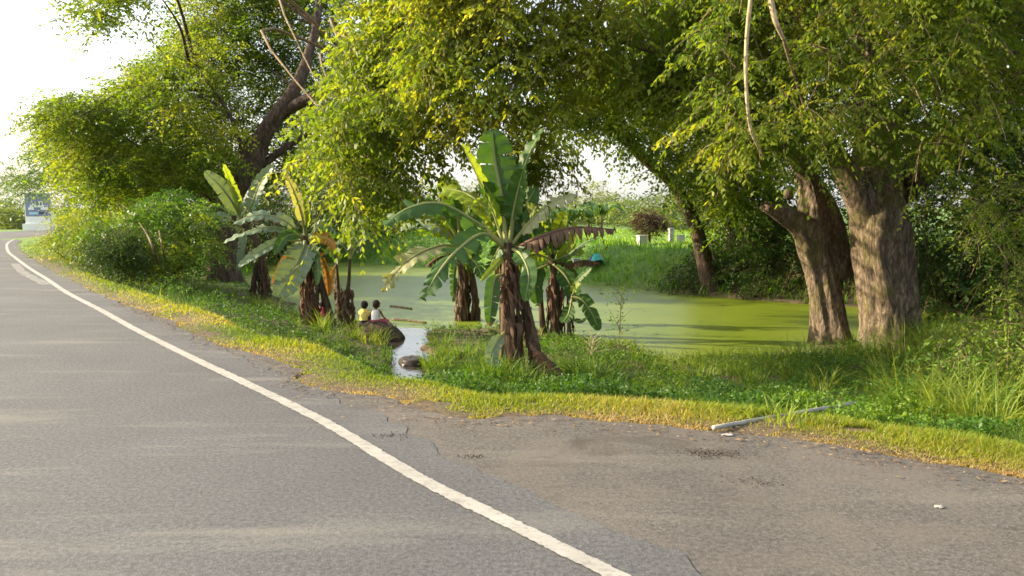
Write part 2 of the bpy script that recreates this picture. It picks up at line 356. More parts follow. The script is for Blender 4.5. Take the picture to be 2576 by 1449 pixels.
def sheet(name, poly, z, mat, kind='structure'):
    bm = bmesh.new(); vs = [bm.verts.new((float(a), float(b), z)) for a, b in poly]; f = bm.faces.new(vs)
    bmesh.ops.triangulate(bm, faces=[f]); bmesh.ops.recalc_face_normals(bm, faces=bm.faces)
    if sum(f.normal.z for f in bm.faces) < 0: bmesh.ops.reverse_faces(bm, faces=bm.faces)
    me = bpy.data.meshes.new(name); bm.to_mesh(me); bm.free(); o = link(name, me, mat); tag(o, kind=kind); return o
def asphalt(name, c0, c1, c2, sun_streak, dirt):
    m, t, p, o = nodes(name); co = mapped(t, world=True)
    fine = noise(t, 160, 3, .7, co); mid = noise(t, 38, 4, .6, co); big = noise(t, .7, 5, .6, co)
    c = ramp(t, fine, [(.32, c0), (.5, c1), (.70, c2)])
    c = mixc(t, .8, c, ramp(t, mid, [(.33, (.5, .5, .5)), (.68, (1.25, 1.25, 1.25))]), 'MULTIPLY')
    c = mixc(t, .6, c, ramp(t, big, [(.3, (.72, .71, .70)), (.7, (1.15, 1.14, 1.12))]), 'MULTIPLY')
    v = nd(t, 'TexVoronoi', Scale=70.0); t.links.new(co, v.inputs['Vector'])
    c = mixc(t, ramp(t, v.outputs['Distance'], [(.07, (.5, .5, .5)), (.17, (0, 0, 0))]), c, tuple(x*2.1 for x in c2))
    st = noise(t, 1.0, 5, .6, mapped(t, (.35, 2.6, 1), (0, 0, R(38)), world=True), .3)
    c = mixc(t, ramp(t, st, [(.54, (0, 0, 0)), (.72, (sun_streak,)*3)]), c, (.27, .25, .21))  # pale streaks of sunlight, painted into the asphalt colour
    if dirt:
        dn = noise(t, 1.6, 7, .65, co, .5)
        c = mixc(t, ramp(t, dn, [(.46, (0, 0, 0)), (.66, (dirt,)*3)]), c, (.13, .113, .097))
        dk = noise(t, .9, 6, .7, mapped(t, (1, 1.6, 1), (0, 0, .4), (3, 1, 0), world=True), .8)
        c = mixc(t, ramp(t, dk, [(.56, (0, 0, 0)), (.68, (.7,)*3)]), c, (.045, .038, .032))
    cr = nd(t, 'TexVoronoi', feature='DISTANCE_TO_EDGE', Scale=.9); t.links.new(mapped(t, (1, 1, 1), world=True), cr.inputs['Vector'])
    t.links.new(c, p.inputs['Base Color']); p.inputs['Roughness'].default_value = .78; p.inputs['Specular IOR Level'].default_value = .25
    bump(t, p, mixc(t, .5, fine, mid, 'ADD'), .55, .006); return m
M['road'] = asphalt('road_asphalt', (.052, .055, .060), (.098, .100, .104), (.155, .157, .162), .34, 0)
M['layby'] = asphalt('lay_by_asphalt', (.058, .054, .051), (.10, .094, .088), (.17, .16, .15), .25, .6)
def ribbon(name, A, B, z, mat, nc=6):
    n = len(A); u = np.linspace(0, 1, nc+1)[None, :, None]; P = A[:, None]*(1-u)+B[:, None]*u; V = np.concatenate([P, np.full((n, nc+1, 1), z)], -1).reshape(-1, 3)
    i = (np.arange(n-1)[:, None]*(nc+1)+np.arange(nc)[None]).ravel(); F = np.stack([i, i+nc+1, i+nc+2, i+1], -1)
    a, b, c = V[F[0, 0]], V[F[0, 1]], V[F[0, 2]]
    if np.cross(b-a, c-a)[2] < 0: F = F[:, ::-1]
    o = npmesh(name, V, F, mat); tag(o, kind='structure'); return o
LD = catmull(line, 4000); INN = offset(LD, -1.4); near_i = np.array([np.argmin(np.hypot(LD[:, 0]-e[0], LD[:, 1]-e[1])) for e in EDGE])
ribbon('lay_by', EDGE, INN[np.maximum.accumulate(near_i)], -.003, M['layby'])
rr = offset(LD, .42, .1, 21); rr = rr + .05*np.stack([n2(rr[:, 0], rr[:, 1], 9, 22)-.5, n2(rr[:, 0], rr[:, 1], 16, 23)-.5], -1)
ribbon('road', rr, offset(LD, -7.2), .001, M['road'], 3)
# painted edge line: ragged strip with a cracked joint
m, t, p, o = nodes('road_paint'); co = mapped(t, world=True)
wn = noise(t, 38, 7, .8, co); wv = noise(t, 9, 4, .6, mapped(t, (1, 2.2, 1), (0, 0, .9), world=True)); wn = mixc(t, .45, wn, wv); c = mixc(t, ramp(t, wn, [(.515, (0, 0, 0)), (.575, (.85, .85, .85))]), ramp(t, noise(t, 4, 5, .6, co), [(.3, (.24, .235, .215)), (.7, (.33, .32, .295))]), (.2, .19, .17))
t.links.new(c, p.inputs['Base Color']); p.inputs['Roughness'].default_value = .7; bump(t, p, noise(t, 120, 3, .6, co), .4, .004); M['paint'] = m
bmL = catmull(line, 9000); keep = (bmL[:, 1] < 60) & (bmL[:, 1] > -12); bmL = bmL[keep]
def strip(name, C, w0, jit, z, mat, mask=None):
    T = norm(np.gradient(C, axis=0)); N = np.stack([T[:, 1], -T[:, 0]], -1); s = np.arange(len(C))
    a = C - N*(w0/2 + jit*((n2(C[:, 0], C[:, 1], 9, 31)-.5)+(n2(C[:, 0], C[:, 1], 45, 33)-.5)*1.4))[:, None]; b = C + N*(w0/2 + jit*((n2(C[:, 0], C[:, 1], 9, 32)-.5)+(n2(C[:, 0], C[:, 1], 45, 34)-.5)*1.4))[:, None]
    V = np.vstack([np.c_[a, np.full(len(a), z)], np.c_[b, np.full(len(b), z)]]); n = len(C); i = np.arange(n-1)
    if mask is not None: i = i[mask[:-1] & mask[1:]]
    return npmesh(name, V, np.stack([i, i+n, i+n+1, i+1], -1), mat)
crack = np.array(onz(1108, 1222)[:2]); ok = np.abs(np.hypot(bmL[:, 0]-crack[0], bmL[:, 1]-crack[1])) > .012
tag(strip('road_line', bmL, .10, .008, .008, M['paint'], ok), kind='structure')
sm = catmull([tuple(onz(*q)[:2]) for q in [(38, 664), (56, 684), (86, 701), (120, 717)]], 40)
tag(strip('worn_paint_patch', sm, .2, .03, .007, plain('worn_paint', (.17, .168, .163), .8, .2, .35, 8)), kind='structure')

# ------------------------------------------------------------------ water
m, t, p, o = nodes('duckweed'); co = mapped(t, world=True)
a = noise(t, .35, 5, .6, co); b = noise(t, 26, 4, .7, co)
c = ramp(t, a, [(.3, (.105, .155, .012)), (.7, (.165, .21, .022))]); c = mixc(t, .4, c, ramp(t, b, [(.3, (.55, .6, .5)), (.7, (1.2, 1.2, 1.1))]), 'MULTIPLY')
c = mixc(t, ramp(t, noise(t, .9, 6, .6, mapped(t, (.25, 1.3, 1), world=True), .6), [(.63, (0, 0, 0)), (.68, (.7, .7, .7))]), c, (.06, .075, .03))
t.links.new(c, p.inputs['Base Color']); p.inputs['Roughness'].default_value = .4; p.inputs['Specular IOR Level'].default_value = .18
bump(t, p, b, .12, .01); M['pond'] = m
sheet('pond_water', POND, WZ, m)
m, t, p, o = nodes('stream_water'); co = mapped(t, world=True)
c = ramp(t, noise(t, 5, 5, .6, co), [(.35, (.02, .017, .013)), (.7, (.08, .068, .055))]); t.links.new(c, p.inputs['Base Color'])
p.inputs['Roughness'].default_value = .05; p.inputs['Specular IOR Level'].default_value = .6; bump(t, p, noise(t, 6, 4, .6, co), .16, .03)
sheet('stream_water', STREAM, WZ+.004, m)

# ------------------------------------------------------------------ foliage builders
def fronds(P, D, Lr, K, ll, lw, droop, jit=.25, hang=.3):
    n = len(P); Lr = np.broadcast_to(Lr, (n,)); ll = np.broadcast_to(ll, (n,)); lw = np.broadcast_to(lw, (n,))
    U = norm(np.array([0, 0, 1.])+rng.normal(0, .45, (n, 3))); S = norm(np.cross(D, U)); out = []
    for k in range(K):
        tk = (k+.8)/K; C = P + D*(Lr*tk)[:, None]; C[:, 2] -= droop*Lr*tk**2
        for sg in (-1, 1):
            d = norm(S*sg*.85 + D*.5 + np.array([0, 0, -hang]) + rng.normal(0, jit, (n, 3)))
            Nn = norm(np.cross(d, D) + rng.normal(0, .5, (n, 3))); Wv = np.cross(Nn, d)
            sz = (ll*(1-.35*tk)*rng.uniform(.8, 1.2, n))[:, None]; ww = Wv*(lw*.5)[:, None]
            out.append(np.stack([C, C+d*sz*.55+ww, C+d*sz, C+d*sz*.55-ww], 1))
    V = np.stack(out, 1)                                   # n, 2K, 4, 3
    return V
def quads(V): n = V.shape[0]*V.shape[1]; return np.arange(n*4).reshape(n, 4)
def sample(poly, n, da, db, ns=.9, thr=.42, seed=1, holes=(), dy=0):
    poly = np.array(poly, float)+[0, dy]; lo, hi = poly.min(0), poly.max(0); got = []; tot = 0
    for _ in range(60):
        x = rng.uniform(lo[0], hi[0], n*2); y = rng.uniform(lo[1], hi[1], n*2); k = inpoly(x, y, poly)
        for h in holes: k &= ~inpoly(x, y, np.array(h, float))
        x, y = x[k], y[k]; P = at(x, y, rng.uniform(da, db, len(x)))
        Q = P/ns*[1, 1, 1.9]; k = vnoise(Q, seed)*.68+vnoise(Q*2.3, seed+9)*.32 > thr+.03; P = P[k]
        got.append(P); tot += len(P)
        if tot >= n: break
    return np.vstack(got)[:n]
def foliage(P, root, leaf, per=7, K=7, twl=.7, lr=None, spread=.6, droop=.45, tint=(.5, .22), hang=.3, seed=3, tn=1.2):
    """twigs start at P, lean away from root, and carry fronds; returns leaf verts, tints, twig segments"""
    n = len(P); away = norm(P-root); away[:, 2] *= .35; D = norm(away*spread + rng.normal(0, .5, (n, 3))*[1, 1, .5]); L = twl*rng.uniform(.6, 1.3, n)
    lr = lr or leaf*3.3; LS = rng.uniform(.68, 1.3, n); VV = []; TT = []; A = []; B = []
    tb = tint[0] + (vnoise(P/tn*[1, 1, 2.], seed)-.5)*1.5*tint[1]*2 + rng.normal(0, tint[1]*.22, n)
    prev = P
    for j in range(per):
        tj = (j+.6)/per; Q = P + D*(L*tj)[:, None]; Q[:, 2] -= droop*L*tj**2
        A.append(prev); B.append(Q); prev = Q
        sd_ = norm(np.cross(D, [0, 0, 1.]))*(1 if j % 2 else -1)
        fd = norm(D*.55 + sd_*.8 + rng.normal(0, .35, (n, 3)) + np.array([0, 0, -.18]))
        fs = LS*rng.uniform(.8, 1.2, n); V = fronds(Q, fd, lr*fs, K, leaf*fs, leaf*.38*fs, .5, .25, hang); VV.append(V)
        TT.append(np.repeat((tb+rng.normal(0, .05, n)), 2*K*4).reshape(n, -1))
    V = np.concatenate(VV); T = np.concatenate([q for q in TT]).ravel() + np.repeat(rng.normal(0, .03, V.shape[0]*V.shape[1]), 4)
    return V, np.clip(T, 0, 1), np.vstack(A), np.vstack(B)
def crown(parent, P, root, leaf, mat, name='crown', twr=.006, **kw):
    V, T, A, B = foliage(P, root, leaf, **kw)
    o = npmesh(name, V.reshape(-1, 3), quads(V), mat, parent, T); o['kind'] = 'stuff'
    v, f = prisms(A, B, twr, twr*.8); tw = npmesh('twigs', v, f, M['twig'], parent); tw['kind'] = 'stuff'
    return o
def limbs(parent, starts, P, n, r0, mat, nb=6, sag=.12, name='branch'):
    """n boughs from limb nodes to bunches of twigs, with side shoots"""
    idx = rng.choice(len(P), min(n, len(P)), replace=False); S = np.array(starts, float)
    sa, sb = [], []
    for i in idx:
        e = P[i]; s = S[np.argmin(np.linalg.norm(S-e, axis=1))]; L = np.linalg.norm(e-s)
        mid = s*.5+e*.5+rng.normal(0, .09, 3)*L+np.array([0, 0, sag*L]); r = min(r0, .012+.014*L)
        MB().tube([s, s*.75+mid*.25+rng.normal(0, .03, 3)*L, mid, e], [r, r*.75, r*.5, .008], 6, 14).build(name, mat, parent)
        near_ = np.argsort(np.linalg.norm(P-e, axis=1))[1:nb+1]
        for q in near_: sa.append(e*.8+mid*.2); sb.append(P[q])
    v, f = prisms(np.array(sa), np.array(sb), .011, .006); o = npmesh('shoots', v, f, mat, parent); o['kind'] = 'stuff'
def barkbump(amp, seed, base=0, lobes=5, cav=None):
    def fn(rr, th, C, X, Y):
        n, k = rr.shape; s = np.r_[0, np.cumsum(np.linalg.norm(np.diff(C, axis=0), axis=1))][:, None]
        c, sn = np.cos(th)[None], np.sin(th)[None]
        q = np.stack(np.broadcast_arrays(c*2.2, sn*2.2, s*.55), -1); q2 = np.stack(np.broadcast_arrays(c*6, sn*6, s*1.5), -1); q3 = np.stack(np.broadcast_arrays(c*13, sn*13, s*5), -1)
        f = 1 + amp*((vnoise(q, seed)-.5)*2.2 + (vnoise(q2, seed+1)-.5)*1.1 + (vnoise(q3, seed+2)-.5)*.45)
        if base:
            fl = np.exp(-s/.45); f = f + base*fl*(.6+.6*np.cos(th*lobes+seed)[None]*(vnoise(q, seed+5)*.8+.4))
        out = rr*f
        if cav:
            P = C[:, None]+out[..., None]*(c[..., None]*X[:, None]+sn[..., None]*Y[:, None]); g = np.linalg.norm((P-cav[0])/np.array(cav[1]), axis=-1)
            out = out*(1-cav[2]*sstep(1.35-g))
        return out
    return fn

# ------------------------------------------------------------------ tree with split trunk by the verge (behind the first banana plants)
gbase = gp(560, 706); D1 = gbase[1]
tl = thing('rain_tree', 'massive dark trunked tree with forked limbs beside the roadside banana plants', 'tree', gbase)
b0 = gbase+[0, 0, -.15]
MB().tube([b0, at(558, 640, D1), at(553, 560, D1), at(580, 480, D1+.1), at(632, 410, D1+.2), at(655, 350, D1+.2)], [.62, .50, .47, .50, .42, .36], 56, 110, bump=barkbump(.13, 4, .3)).build('trunk', M['bark_dark'], tl)
MB().tube([at(560, 560, D1+.1), at(530, 505, D1+.2), at(490, 480, D1+.6), at(420, 440, D1+1)], [.40, .30, .2, .13], 20, 30, bump=barkbump(.12, 14)).build('limb', M['bark_dark'], tl)
MB().tube([at(645, 370, D1+.2), at(690, 300, D1), at(745, 222, D1-.1), at(775, 140, D1), at(797, 60, D1+.2), at(808, -60, D1+.3)], [.35, .31, .27, .17, .15, .12], 36, 70, bump=barkbump(.14, 24)).build('limb', M['bark_dark'], tl)
MB().tube([at(700, 290, D1+.1), at(760, 255, D1-.4), at(825, 232, D1-1.2), at(900, 190, D1-2.2), at(940, 160, D1-3.4), at(960, 150, D1-4.5), at(1000, 130, D1-6)], [.22, .19, .12, .09, .07, .05, .03], 24, 44, bump=barkbump(.12, 34)).build('limb', M['bark_dark'], tl)
MB().tube([at(618, 420, D1), at(600, 345, D1-.2), at(575, 285, D1-.3), at(540, 230, D1-.4), at(505, 190, D1-.4)], [.10, .09, .075, .045, .02], 12, 30, bump=barkbump(.1, 44)).build('limb', M['bark_dark'], tl)
MB().tube([at(575, 285, D1-.3), at(510, 245, D1-.2), at(440, 225, D1)], [.05, .03, .012], 8, 14).build('limb', M['bark_dark'], tl)
MB().tube([at(640, 430, D1+.5), at(720, 370, D1+.8), at(780, 330, D1+1), at(800, 280, D1+1.2)], [.16, .13, .1, .06], 12, 20, bump=barkbump(.1, 45)).build('limb', M['bark_dark'], tl)
PW = sample([(205, -60), (400, -60), (385, 15), (330, 45), (262, 95), (228, 60)], 80, 22, 24, .5, .3, 114)
CL = [(330, 165), (400, 110), (455, 40), (480, -120), (880, -150), (850, 30), (830, 140), (815, 330), (780, 440), (690, 450), (620, 455), (560, 470), (470, 480), (330, 470), (270, 440), (225, 395), (170, 350), (150, 335), (112, 318), (125, 300), (140, 282), (108, 250), (180, 242), (290, 232), (300, 200)]
GAP = [(318, 110), (372, 85), (420, 40), (470, 15), (480, -60), (395, -60), (380, 20), (352, 60)]
PL = sample(CL, 2250, D1+1.0, D1+4.5, 1.3, .29, 11, [GAP])
PL2 = sample([(112, 318), (108, 250), (290, 225), (360, 190), (480, 90), (560, 120), (600, 250), (590, 400), (480, 470), (300, 460), (200, 400)], 800, D1-2.5, D1+.4, 1.2, .44, 12, [GAP])
PL3 = sample([(150, 400), (260, 360), (420, 360), (520, 400), (500, 520), (420, 560), (330, 500), (240, 520), (190, 470)], 330, D1+.6, D1+4, 1.1, .36, 113)
PL4 = sample([(470, -60), (870, -120), (840, 120), (760, 210), (560, 200), (450, 100)], 380, D1+1.2, D1+4.5, 1.1, .3, 115)
PL = np.vstack([PL, PL2, PL3, PW, PL4]); rt = at(640, 330, D1)
st = [at(420, 440, D1+1), at(490, 480, D1+.6), at(505, 190, D1-.4), at(440, 225, D1), at(540, 230, D1-.4), at(797, 60, D1+.2), at(775, 140, D1), at(745, 222, D1), at(600, 345, D1-.2)]
limbs(tl, st, PL, 34, .09, M['bark_dark'])
crown(tl, PL, rt, .165, M['rain'], per=5, K=5, twl=.9, tint=(.5, .32), seed=31)
PR = sample([(860, 20), (900, -120), (1120, -120), (1150, 100), (1110, 240), (1010, 330), (985, 430), (975, 530), (935, 585), (880, 570), (850, 540), (825, 500), (805, 450), (825, 380), (855, 300), (890, 200), (875, 90)], 860, 12.0, 15.4, 1.0, .49, 13, [[(1000, 370), (1100, 330), (1180, 350), (1180, 480), (1010, 480)], [(780, 440), (860, 470), (860, 540), (780, 520)]], dy=-80)
limbs(tl, [at(900, 190, D1-2.2), at(1000, 130, D1-3.2), at(960, 150, D1-4.5)], PR, 26, .06, M['twig'])
crown(tl, PR, rt, .13, M['rain'], per=5, K=6, twl=.75, tint=(.58, .24), hang=.8, droop=.6, seed=32, name='crown')

# ------------------------------------------------------------------ the two great trunks at the pond's near corner
gb = at(2238, 880, 15.2); gb[2] = float(zg(gb[:1], gb[1:2])[0]); DB = gb[1]
tb_ = thing('rain_tree', 'thick sunlit trunk with a dark hollow at its foot, by the pond corner', 'tree', gb)
b0 = gb+[0, 0, -.2]; cv = at(2290, 822, DB-.35)
MB().tube([b0, at(2235, 800, DB), at(2225, 700, DB), at(2215, 600, DB), at(2206, 500, DB+.1), at(2205, 400, DB+.2), at(2195, 280, DB+.2), at(2175, 130, DB+.2), at(2160, -80, DB+.2)], [.56, .52, .48, .47, .44, .32, .24, .17], 80, 200, bump=barkbump(.17, 51, .25, 4, (cv, (.17, .35, .36), .62))).build('trunk', M['bark'], tb_)
MB().tube([at(2190, 560, DB+.0), at(2150, 470, DB-.1), at(2105, 400, DB-.2), at(2040, 330, DB-.5), at(1985, 270, DB-1), at(1930, 160, DB-1.6), at(1900, 40, DB-2)], [.30, .27, .22, .17, .13, .09, .05], 28, 70, bump=barkbump(.12, 61)).build('limb', M['bark'], tb_)
MB().tube([at(2260, 470, DB+.2), at(2330, 410, DB+.5), at(2420, 330, DB+1), at(2520, 240, DB+1.6), at(2640, 120, DB+2)], [.42, .34, .26, .2, .14], 24, 50, bump=barkbump(.12, 71)).build('limb', M['bark_dark'], tb_)
MB().tube([at(2225, 420, DB+.2), at(2230, 370, DB-.1), at(2250, 315, DB-.5), at(2300, 245, DB-.9), at(2390, 200, DB-1.2), at(2470, 165, DB-1.3), at(2600, 110, DB-1.3)], [.3, .2, .13, .12, .11, .09, .05], 20, 50, bump=barkbump(.12, 81)).build('limb', M['bark'], tb_)
# pale bare hanging shoots
MB().tube([at(1892, -30, 9), at(1880, 80, 9), at(1876, 170, 9), at(1880, 260, 9), at(1890, 330, 9.1), at(1918, 392, 9.3)], [.026, .024, .022, .02, .017, .01], 8, 40).build('hanging_branch', M['pale_twig'], tb_)
MB().tube([at(1935, -20, 9.2), at(1950, 50, 9.2), at(1972, 100, 9.3)], [.035, .032, .02], 8, 16).build('hanging_branch', M['pale_twig'], tb_)
MB().tube([at(1972, 100, 9.3), at(1985, 150, 9.5), at(2010, 230, 9.8), at(2030, 290, 10)], [.02, .014, .012, .01], 6, 16).build('hanging_branch', M['twig'], tb_)
ga = at(2098, 872, 15.95); ga[2] = float(zg(ga[:1], ga[1:2])[0]); DA = ga[1]
ta = thing('rain_tree', 'leaning trunk with a broken sunlit stub, close behind the hollow trunk', 'tree', ga)
MB().tube([ga+[0, 0, -.2], at(2085, 790, DA), at(2066, 680, DA), at(2042, 600, DA), at(2040, 520, DA+.2), at(2022, 440, DA+.3), at(1985, 360, DA), at(1930, 290, DA-.4)], [.38, .33, .29, .29, .24, .17, .12, .08], 64, 160, bump=barkbump(.18, 101, .28, 5)).build('trunk', M['bark'], ta)
MB().tube([at(2050, 620, DA), at(2010, 565, DA-.1), at(1965, 538, DA-.2), at(1928, 520, DA-.3)], [.30, .23, .17, .10], 32, 44, bump=barkbump(.32, 111)).build('broken_stub', M['bark'], ta)
MB().tube([at(2110, 700, DA+.2), at(2085, 560, DA+.3), at(2035, 450, DA+.3), at(1990, 380, DA), at(1940, 330, DA-.3), at(1850, 250, DA-.8)], [.3, .26, .2, .15, .1, .05], 24, 60, bump=barkbump(.12, 121)).build('limb', M['bark'], ta)
mb = MB()
for k in range(9):
    e0 = at(1930+rng.uniform(-3, 4), 521+rng.uniform(-11, 11), DA-.3+rng.uniform(-.08, .08)); mb.tube([e0+[.06, 0, -.01], e0, e0+[-rng.uniform(.04, .16), rng.uniform(-.03, .03), rng.uniform(-.02, .05)]], [.035, .028, .004], 6, 6)
mb.build('splinters', M['bark'], ta)
MB().ell(at(1985, 487, DA-.25), (.11, .09, .13), 16, 12).build('bark_knob', M['bark'], ta)
P2 = sample([(1120, -130), (1900, -160), (1950, 50), (1930, 250), (1860, 330), (1760, 330), (1650, 300), (1580, 230), (1530, 240), (1480, 300), (1420, 350), (1340, 370), (1280, 340), (1180, 380), (1100, 390), (1085, 200)], 1180, 11.6, 14.5, .95, .48, 14, [[(1465, 225), (1520, 225), (1530, 270), (1470, 270)], [(1080, 225), (1160, 225), (1160, 272), (1080, 272)], [(1000, 310), (1180, 310), (1180, 480), (1000, 480)], [(1420, 300), (1560, 300), (1560, 420), (1420, 420)]], dy=-70)
P2b = sample([(1300, 370), (1400, 350), (1430, 400), (1405, 470), (1330, 480), (1310, 420)], 70, 13.4, 14.4, .6, .3, 15, dy=-20)
stA = [at(1850, 250, DA-.8), at(1940, 330, DA-.3), at(1900, 40, DB-2), at(1930, 160, DB-1.6)]
MB().tube([at(1850, 250, DA-.8), at(1700, 150, 12.6), at(1500, 80, 12.3), at(1300, 40, 12.5), at(1150, 60, 13)], [.09, .075, .06, .045, .03], 12, 40, bump=barkbump(.1, 131)).build('limb', M['twig'], ta)
limbs(ta, stA+[at(1700, 150, 12.6), at(1500, 80, 12.3), at(1300, 40, 12.5), at(1150, 60, 13)], P2, 40, .07, M['bark_dark'])
crown(ta, np.vstack([P2, P2b]), at(1990, 380, DA), .118, M['rain'], per=5, K=6, twl=.7, tint=(.8, .3), hang=.9, droop=.6, seed=33)
P3c = sample([(1780, 360), (2420, 330), (2400, 430), (2330, 450), (2230, 430), (2150, 425), (2060, 440), (1950, 450), (1880, 470), (1800, 460)], 150, 11, 13.2, .7, .40, 117, dy=-70)
P3 = sample([(1840, -120), (2720, -120), (2720, 250), (2640, 330), (2500, 330), (2420, 400), (2330, 425), (2240, 410), (2120, 385), (2010, 370), (1930, 430), (1830, 430), (1760, 400), (1770, 250)], 760, 9.4, 12.8, .85, .46, 17, [[(2195, 350), (2225, 270), (2300, 180), (2430, 130), (2460, 240), (2350, 300), (2300, 380)], [(2010, 385), (2100, 380), (2090, 330), (2000, 320)]], dy=-60)
limbs(tb_, [at(1985, 270, DB-1), at(1930, 160, DB-1.6), at(2300, 245, DB-.9), at(2470, 165, DB-1.3), at(2170, 120, DB+.2), at(2150, -100, DB+.2), at(1900, 40, DB-2)], P3, 26, .05, M['twig'])
crown(tb_, np.vstack([P3, P3c]), at(2225, 300, DB), .095, M['rain'], per=5, K=6, twl=.62, tint=(.6, .3), hang=.9, droop=.6, seed=34)
P3b = sample([(1900, -120), (2720, -120), (2720, 500), (2576, 640), (2440, 560), (2360, 420), (2240, 330), (2000, 300)], 650, 14, 18, 1.0, .40, 18)
PU = np.stack([rng.uniform(3.5, 18, 1700), rng.uniform(8.5, 29, 1700), rng.uniform(5.8, 9, 1700)], -1); PU = PU[vnoise(PU/1.6, 5) > .36]
limbs(tb_, [at(2160, -80, DB+.2)], PU, 16, .12, M['bark_dark']); crown(tb_, PU, at(2160, -80, DB), .34, M['rain'], per=4, K=4, twl=1.3, tint=(.4, .3), seed=37, name='crown')
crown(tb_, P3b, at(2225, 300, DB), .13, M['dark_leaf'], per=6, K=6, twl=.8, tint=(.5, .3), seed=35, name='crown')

# ------------------------------------------------------------------ tree leaning over the far bank of the pond
gl = gp(1795, 728); DL = gl[1]
te = thing('leaning_tree', 'slender dark tree leaning over the pond from its far bank', 'tree', gl)
MB().tube([gl+[0, 0, -.2], at(1768, 640, DL), at(1745, 560, DL), at(1700, 470, DL-.3), at(1640, 415, DL-.8), at(1590, 370, DL-1), at(1560, 300, DL-1.2), at(1500, 265, DL-1.5), at(1450, 250, DL-2)], [.30, .24, .22, .2, .17, .14, .11, .07, .03], 20, 70, bump=barkbump(.1, 141, .3)).build('trunk', M['bark_dark'], te)
MB().tube([at(1700, 470, DL-.3), at(1715, 390, DL-.2), at(1700, 320, DL), at(1660, 250, DL)], [.12, .1, .07, .04], 10, 20).build('limb', M['bark_dark'], te)
MB().tube([at(1590, 370, DL-1), at(1520, 330, DL-.8), at(1465, 310, DL-.6)], [.08, .05, .02], 8, 14).build('limb', M['bark_dark'], te)
P5 = sample([(1440, 240), (1560, 200), (1720, 270), (1900, 300), (1930, 470), (1860, 560), (1760, 520), (1690, 520), (1640, 430), (1590, 380), (1530, 370), (1450, 380), (1400, 330)], 520, DL-3, DL+2, 1.2, .43, 19, [[(1690, 560), (1600, 400), (1640, 380), (1760, 520)]], dy=-40)
limbs(te, [at(1560, 300, DL-1.2), at(1700, 320, DL), at(1660, 250, DL), at(1640, 415, DL-.8)], P5, 14, .06, M['bark_dark'])
crown(te, P5, at(1640, 400, DL), .19, M['rain'], per=6, K=6, twl=1.0, tint=(.48, .3), hang=.5, seed=36)
# dark wood behind the pond: single trees and bushes
for i, (px, py, tx, ty, r, nn, lab) in enumerate([(1838, 738, 1832, 300, .22, 300, 'dark straight tree behind the leaning tree on the pond bank'), (1960, 745, 1900, 330, .2, 300, 'dark tree in the wood behind the broken stub'),
                                         (2440, 790, 2470, 150, .3, 520, 'dark tree in deep shade beyond the hollow trunk'), (2660, 800, 2650, 150, .3, 420, 'shaded tree at the wood edge farthest along the near bank')]):
    g = at(px, py, [27, 26.5, 21.5, 16][i]); g[2] = float(zg(g[:1], g[1:2])[0]); d = g[1]
    tt = thing('shade_tree', lab, 'tree', g, 'dark trees of the wood behind the pond')
    top = at(tx, ty, d)
    MB().tube([g+[0, 0, -.2], g*.6+top*.4+[.15, 0, 0], top], [r, r*.75, r*.4], 14, 30, bump=barkbump(.1, 150+i, .3)).build('trunk', M['bark_dark'], tt)
    pp = [[(1750, 480), (1800, 330), (1900, 300), (1920, 600), (1880, 700), (1800, 690)], [(1850, 330), (2040, 300), (2080, 500), (2040, 640), (1920, 640)], [(2290, 300), (2600, 250), (2620, 700), (2560, 770), (2300, 760)], [(2480, 250), (2760, 250), (2760, 820), (2560, 780), (2500, 600)]][i]
    P = sample(pp, int(nn*.65), d-1.5, d+2.5, 1.3, .38, 20+i); limbs(tt, [top, g*.5+top*.5], P, 6, .06, M['bark_dark'])
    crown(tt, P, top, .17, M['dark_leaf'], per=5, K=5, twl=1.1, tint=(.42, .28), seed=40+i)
def bush(name, lab, cat, poly, d0, d1, n, leaf, mat, tint, base, group=None, K=5, stems=6, twl=.6, hang=.1, thr=.36, ns=.9, seed=60):
    b = gp(*base) if len(base) == 2 else np.array(base, float); o = thing(name, lab, cat, b, group)
    P = sample(poly, n, d0, d1, ns, thr, seed); zz = zg(P[:, 0], P[:, 1]); P[:, 2] = np.maximum(P[:, 2], zz+.08)
    sk = rng.choice(len(P), stems)
    for q in sk:
        e = P[q]; s = b*.65+e*.35; s[2] = float(zg(s[:1], s[1:2])[0])-.05; MB().tube([s, s*.5+e*.5+rng.normal(0, .1, 3), e], [.03, .022, .01], 6, 10).build('stem', M['twig'], o)
    crown(o, P, b+[0, 0, .3], leaf, mat, per=5, K=K, twl=twl, tint=tint, hang=hang, droop=.35, seed=seed, name='foliage', twr=.003); return o
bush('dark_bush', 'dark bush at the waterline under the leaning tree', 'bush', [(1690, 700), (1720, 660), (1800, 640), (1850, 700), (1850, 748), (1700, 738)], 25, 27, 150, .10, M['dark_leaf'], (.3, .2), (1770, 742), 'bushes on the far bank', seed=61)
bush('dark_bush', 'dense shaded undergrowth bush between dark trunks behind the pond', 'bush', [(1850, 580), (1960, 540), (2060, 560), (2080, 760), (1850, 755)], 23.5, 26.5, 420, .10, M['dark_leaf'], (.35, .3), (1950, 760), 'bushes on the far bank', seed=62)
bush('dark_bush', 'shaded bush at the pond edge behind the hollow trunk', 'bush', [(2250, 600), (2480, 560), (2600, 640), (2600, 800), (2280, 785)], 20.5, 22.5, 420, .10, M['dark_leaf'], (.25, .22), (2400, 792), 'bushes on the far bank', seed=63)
bush('dark_bush', 'low thicket between the two great trunks across the water', 'bush', [(2080, 480), (2200, 450), (2340, 440), (2340, 640), (2220, 770), (2090, 765)], 23, 26, 380, .1, M['dark_leaf'], (.2, .2), (2140, 772), 'bushes on the far bank', seed=64)
